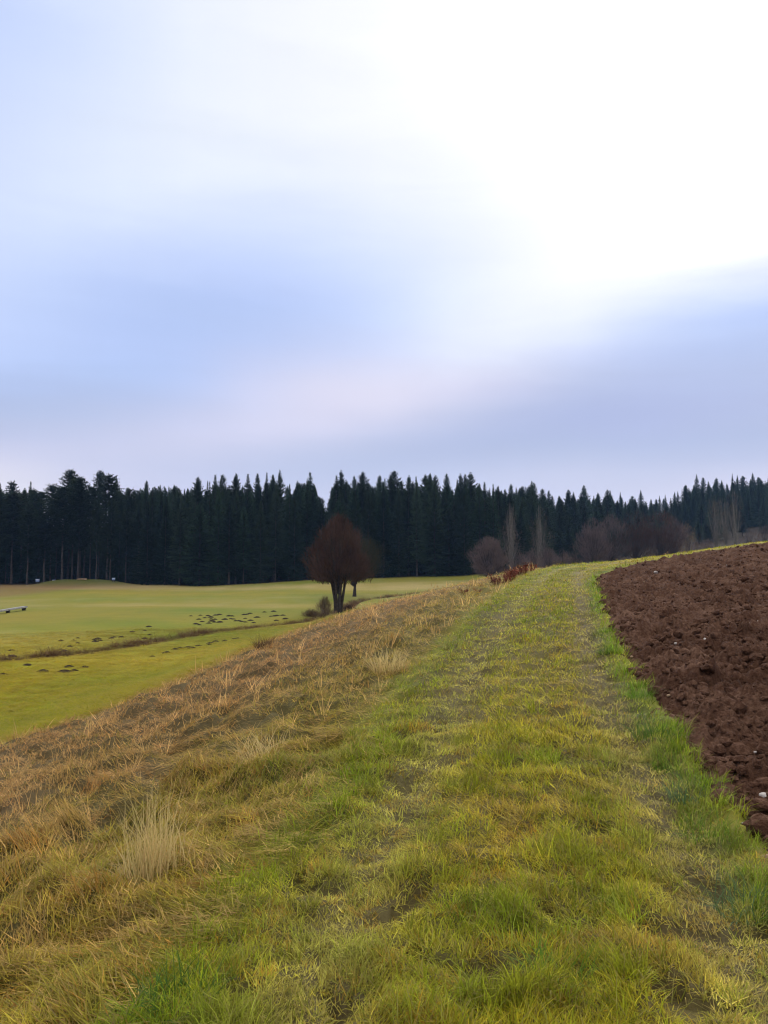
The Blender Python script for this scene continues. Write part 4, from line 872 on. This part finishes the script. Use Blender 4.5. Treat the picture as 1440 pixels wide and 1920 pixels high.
# ================================================================== stones on the field
M_STONE = mat_plain('pale_limestone', (.38, .33, .29), (.62, .57, .52), 8, .8, .3)
M_STONE_TAN = mat_plain('ochre_stone', (.26, .17, .10), (.42, .30, .19), 8, .85, .3)
ST = [rock('stone_%d' % i, 900 + i, 2, .35, .72, M_STONE) for i in range(4)]; ST_T = [rock('stone_tan_%d' % i, 920 + i, 2, .35, .72, M_STONE_TAN) for i in range(2)]
stones = [(2.13, 4.66, .026, 0, 'round white pebble at the near edge of ploughed field'), (4.24, 10.14, .10, 0, 'large angular white stone lying mid field'), (2.37, 4.9, .05, 0, 'white stone at right picture edge on the near soil'),
          (2.0, 4.12, .07, 1, 'big ochre stone at the near corner of ploughed soil'), (10.4, 29.45, .16, 0, 'large pale stone far up the field near its left edge'), (4.07, 10.8, .045, 0, 'small white stone left of the large angular stone'),
          (4.98, 17.1, .07, 1, 'pale stone at the field edge beside the track far up'), (2.78, 7.6, .035, 1, 'small ochre stone mid field near the green edge'), (4.66, 9.6, .03, 0, 'small white pebble right of the large angular stone'),
          (4.4, 10.62, .045, 0, 'small white stone just behind the large angular stone'), (3.32, 10.4, .045, 1, 'tan stone at the field margin by the green tuft'), (2.76, 5.8, .03, 0, 'small white pebble on the right of near soil')]
for x, y, s_, kd, lab in stones:
    s_ *= .5
    o = obj('stone', (ST_T[int(x * 7) % 2] if kd else ST[int(x * 13) % 4]), None, (x, y, float(field_h(np.array([x]), np.array([y]))[0]) + s_ * .55), (0, 0, x * 9), (s_, s_, s_)); tag(o, lab, 'stone', 'stones on the ploughed field')
g = np.random.default_rng(77); k = 0
while k < 26:
    r_ = 6 * (38 / 6.) ** g.uniform(); a = math.radians(g.uniform(12, 27)); x, y = r_ * math.sin(a), r_ * math.cos(a)
    if sdist(FIELD, np.array([x]), np.array([y]))[0] < .4: continue
    s_ = g.uniform(.008, .018) * (r_ / 8) ** .6
    o = obj('pebble', ST[k % 4] if k % 3 else ST_T[k % 2], None, (x, y, float(field_h(np.array([x]), np.array([y]))[0]) + s_ * .5), (0, 0, k), (s_, s_, s_)); tag(o, 'tiny pale pebble scattered on the ploughed soil', 'pebble', 'pebbles on the ploughed field'); k += 1

# ================================================================== single tufts
def tuft_obj(name, x, y, spec, base, label, cat, group):
    root = empty(name, (x, y, Hs(x, y)), 0, label, cat, group)
    for nm, col_, a, kw in spec:
        m_ = M_TUFT.setdefault(col_, mat_blade('blades_%d' % len(M_TUFT), False, col_)); obj(nm, blade_mesh(nm, m_, *a, **kw), root)
    return root


M_TUFT = {}
DRY = (.74, .55, .24); DRY2 = (.50, .34, .14); GRN = (.09, .17, .025); GRN2 = (.15, .25, .03); BLUEG = (.11, .18, .07)
tuft_obj('dry_grass_tuft', -1.27, 4.35, [('stalks', DRY, (170, (.2, .6), (.003, .0055), .17, (0, 26), (-20, 75), 1001), {'seg': 4, 'comb': 3.0}), ('stalks', DRY, (80, (.3, .6), (.003, .0055), .09, (0, 14), (-10, 60), 1004), {'seg': 4, 'comb': 3.0}), ('bent_blades', DRY2, (150, (.14, .36), (.004, .007), .26, (25, 88), (30, 110), 1002), {'seg': 4}), ('green_blades', GRN2, (40, (.15, .32), (.003, .006), .14, (10, 60), (40, 110), 1003), {'seg': 4})], None, 'tall pale dry grass tuft standing at the left of track', 'grass tuft', 'dry grass tufts')
tuft_obj('dry_grass_tuft', .05, 10.6, [('stalks', DRY, (170, (.25, .5), (.006, .011), .22, (8, 50), (10, 60), 1011), {'seg': 4}), ('bent_blades', DRY2, (160, (.25, .5), (.004, .008), .25, (30, 85), (20, 100), 1012), {'seg': 4})], None, 'bushy dry grass tuft halfway up the slope edge beside track', 'grass tuft', 'dry grass tufts')
tuft_obj('dry_grass_tuft', -1.05, 7.0, [('stalks', DRY, (130, (.2, .38), (.004, .008), .26, (15, 60), (10, 60), 1021), {'seg': 4}), ('bent_blades', DRY2, (120, (.2, .4), (.003, .006), .3, (30, 85), (20, 100), 1022), {'seg': 4})], None, 'low spreading dry grass tuft between the other two dry tufts', 'grass tuft', 'dry grass tufts')
tuft_obj('dry_grass_tuft', -3.7, 23.9, [('stalks', (.12, .06, .03), (160, (.3, .6), (.01, .02), .25, (5, 45), (10, 60), 1031), {'seg': 3})], None, 'dark brown weed clump on the far edge of slope', 'weed clump', 'dry grass tufts')
for i, (x, y, s_, c_, lab) in enumerate([(3.17, 11.0, .9, GRN, 'dark green grass tuft at the field margin farthest up track'), (2.2, 6.3, 1.1, GRN, 'large green grass tuft overhanging the soil halfway down margin'), (2.13, 5.72, 1.0, GRN2, 'bright green grass tuft at soil edge below the large one'), (1.86, 4.5, 1.0, GRN2, 'bright green grass tuft at the near corner of soil'), (1.98, 5.05, .9, BLUEG, 'bluish green grass tuft at soil edge near the bottom right'),
                                        (-.77, 2.98, .9, GRN, 'dark green grass tuft at the bottom left of track'), (.65, 2.98, .8, GRN2, 'bright green grass tuft at bottom centre right of track'), (2.62, 7.9, .9, GRN2, 'green grass tuft on the field margin in mid distance'), (1.62, 3.55, .85, BLUEG, 'bluish grass tuft in the bottom right corner')]):
    tuft_obj('green_grass_tuft', x, y, [('blades', c_, (150, (.12 * s_, .27 * s_), (.003, .0055), .16 * s_, (3, 60), (30, 110), 1100 + i), {'seg': 4, 'br': (0, .82)})], None, lab, 'grass tuft', 'green grass tufts')


# ================================================================== red-leaved plants on the crest of the bank
M_REDLEAF = mat_plain('rust_red_leaves', (.13, .028, .018), (.24, .07, .035), 5, .7, .4, .2, 0)
M_REDSTEM = mat_plain('rusty_stem', (.10, .04, .03), (.16, .07, .045), 5, .8)


def red_mesh(seed, h, r):
    g = np.random.default_rng(seed); V, Qd, SV, SQ = [], [], [], []
    for i in range(9):
        a = g.uniform(0, 6.28); tip = np.array((r * g.uniform(.2, 1) * math.cos(a), r * g.uniform(.2, 1) * math.sin(a), h * g.uniform(.6, 1.05)))
        tube(SV, SQ, [(tip[0] * .2, tip[1] * .2, -.05), tip * (.5, .5, .55), tip], [.008, .006, .003], 3)
        for j in range(9):
            p = tip * g.uniform(.25, 1.0); d = g.normal(size=3); d[2] = d[2] * .5 - .1; d /= np.linalg.norm(d); s_ = np.cross(d, (0, 0, 1)); s_ /= np.linalg.norm(s_) + 1e-6; l = g.uniform(.07, .17); k0 = len(V)
            V += [p, p + d * l * .5 + s_ * l * .32, p + d * l + np.array((0, 0, -.25 * l)), p + d * l * .5 - s_ * l * .32]; Qd.append((k0, k0 + 1, k0 + 2, k0 + 3))
    return mk_mesh('leaves', V, quads=Qd, mat=M_REDLEAF), mk_mesh('stem', SV, quads=SQ, mat=M_REDSTEM)


RED = [red_mesh(60 + i, .62, .42) for i in range(4)]
g = np.random.default_rng(9)
reds = [(8.0, 43.2), (7.82, 42.6), (7.5, 41.9), (7.23, 41.0), (6.9, 40.0), (6.6, 39.0), (6.41, 38.3), (6.1, 37.6), (5.91, 37.1), (5.5, 35.7), (5.12, 34.4), (4.8, 33.4), (4.52, 32.7), (3.7, 29.9), (3.1, 28.4), (8.9, 46.2)]
for i, (x, y) in enumerate(reds):
    for j in range(2 if i < 12 else 1):
        xx, yy = x + g.normal(0, .22), y + g.normal(0, .35); s_ = g.uniform(.6, .95) * (1 if i < 11 else .75)
        lab = 'rust red leafy plant in the clump along top of slope' if i < 13 else ('small rust brown plant below the red clump on slope' if i < 15 else 'dark red plant on the crest just above the red clump')
        root = empty('red_leaf_plant', (xx, yy, Hs(xx, yy)), g.uniform(0, 6.28), lab, 'plant', 'red leafed plants on the slope')
        obj('leaves', RED[i % 4][0], root, sc_=(s_, s_, s_)); obj('stem', RED[i % 4][1], root, sc_=(s_, s_, s_))

# brown growth at the alder's foot
for i, (x, y, h, r, m_, lab) in enumerate([(-6.6, 86.3, 1.3, 1.5, M_TAN, 'rusty brown brush at the foot of alder on its left'), (-8.0, 85.0, .9, 1.2, M_TAN, 'low rusty brush farthest left of alder along the ditch'), (-6.9, 89.5, 2.2, .9, M_TAN, 'pale pinkish shrub behind the left stems of alder'), (-4.0, 89.0, 1.0, 1.0, M_TWIG_RED, 'low dark brush at the right foot of alder')]):
    bare_tree('brush', x, y, [(.1, r * .8), (h * .5, r), (h, r * .4)], 960 + 5 * i, 1500, 3, .03, m_, M_ALDERBARK, lab, 'brush', 'brush around the alder', L=(.3, .8), wd=(.015, .035), spread_=.6)

# ================================================================== beam at the left edge, boxes at the wood edge
import bmesh


def box(bm, c, s, bev=.0):
    r_ = bmesh.ops.create_cube(bm, size=1); vs = r_['verts']
    for v in vs: v.co = Vector((v.co.x * s[0] + c[0], v.co.y * s[1] + c[1], v.co.z * s[2] + c[2]))
    if bev: bmesh.ops.bevel(bm, geom=list({e for v in vs for e in v.link_edges}), offset=bev, segments=2, affect='EDGES')


def bm_obj(name, mat, parent, boxes, bev=.01):
    bm = bmesh.new(); [box(bm, c, s, bev) for c, s in boxes]; me = bpy.data.meshes.new(name); bm.to_mesh(me); bm.free(); me.materials.append(mat); return obj(name, me, parent)


M_BEAM = mat_plain('weathered_concrete', (.22, .21, .21), (.36, .35, .345), 3, .85, .1); M_DARK = mat_plain('dark_wood', (.03, .025, .02), (.06, .05, .04), 5, .85, .1)
M_BLUE = mat_plain('blue_paint', (.16, .23, .42), (.26, .34, .55), 4, .6, .1); M_WHITE = mat_plain('white_paint', (.6, .6, .62), (.8, .8, .8), 4, .6, .1)
bx, by = -45.3, 97.6; ang_ = math.atan2(-45.9 + 45.3, -(80 - 97.6)); rt = empty('long_beam', (bx, by, Hs(bx, by)), 0, 'long pale grey beam lying on the meadow at left picture edge', 'beam')
rt.rotation_euler = (-math.asin((Hs(-45.3, 80) - Hs(bx, by)) / 17.6), 0, 0)
bm_obj('beam', M_BEAM, rt, [((0, -4.4 * i - 2.2, .42), (.55, 4.38, .2)) for i in range(4)], .03)
for i in range(5): bm_obj('support', M_DARK, rt, [((0, -.4 - 4.1 * i, .15), (.4, .3, .38))], .02)


def hive(x, y, z, lab, lid=True, s_=1.0):
    r_ = empty('hive_box', (x, y, z), .15, lab, 'box', 'boxes at the wood edge')
    bm_obj('stand', M_DARK, r_, [((sx * .22 * s_, sy * .22 * s_, .18 * s_), (.07 * s_, .07 * s_, .4 * s_)) for sx in (-1, 1) for sy in (-1, 1)] + [((0, 0, .38 * s_), (.62 * s_, .62 * s_, .06 * s_))], .005)
    bm_obj('lower_body', M_BLUE, r_, [((0, 0, .55 * s_), (.56 * s_, .56 * s_, .26 * s_))]); bm_obj('upper_body', M_WHITE, r_, [((0, 0, .75 * s_), (.56 * s_, .56 * s_, .13 * s_))])
    bm_obj('lid', M_BLUE, r_, [((0, 0, .86 * s_), (.64 * s_, .64 * s_, .08 * s_))], .015)


hive(-74.6, 166.0, Hs(-74.6, 166), 'blue and white box on dark stand beside pale trunk at left wood edge', s_=1.15)
hive(-58.6, 167.0, Hs(-58.6, 167), 'blue and white box at the right end of the grassy mound', s_=1.0)
hive(-74.5, 174.0, Hs(-74.5, 174) + .0, 'small pale box in the dark behind the grassy mound', s_=1.0)
r_ = empty('stone_slab', (-65.6, 167.6, Hs(-65.6, 167.6)), .1, 'pale grey slab on top of the grassy mound', 'slab')
for i in range(3): obj('slab', ST_T[i % 2], r_, (-.75 + i * .7, 0, .1), (0, 0, i), (.55, .4, .22))

# ================================================================== thin winter haze over the valley
M_HAZE = bpy.data.materials.new('haze'); M_HAZE.use_nodes = True; kz = NT(M_HAZE.node_tree); kz.n.clear()
pv = kz.add('ShaderNodeVolumePrincipled'); pv.inputs['Color'].default_value = (.34, .58, 1, 1); pv.inputs['Density'].default_value = HAZE; pv.inputs['Anisotropy'].default_value = .2
kz.l.new(pv.outputs[0], kz.add('ShaderNodeOutputMaterial').inputs['Volume'])
zs_ = [v.co.z for nm_ in ('meadow', 'forest_floor', 'grass_bank', 'grass_path') for v in bpy.data.objects[nm_].data.vertices]
bmz = bmesh.new(); box(bmz, (0, 0, (min(zs_) - 1 + 95) / 2), (2400, 2400, 95 - min(zs_) + 1)); mez = bpy.data.meshes.new('haze'); bmz.to_mesh(mez); bmz.free(); mez.materials.append(M_HAZE)
tag(obj('haze', mez), 'thin bluish winter haze over the valley', None, None, 'stuff')
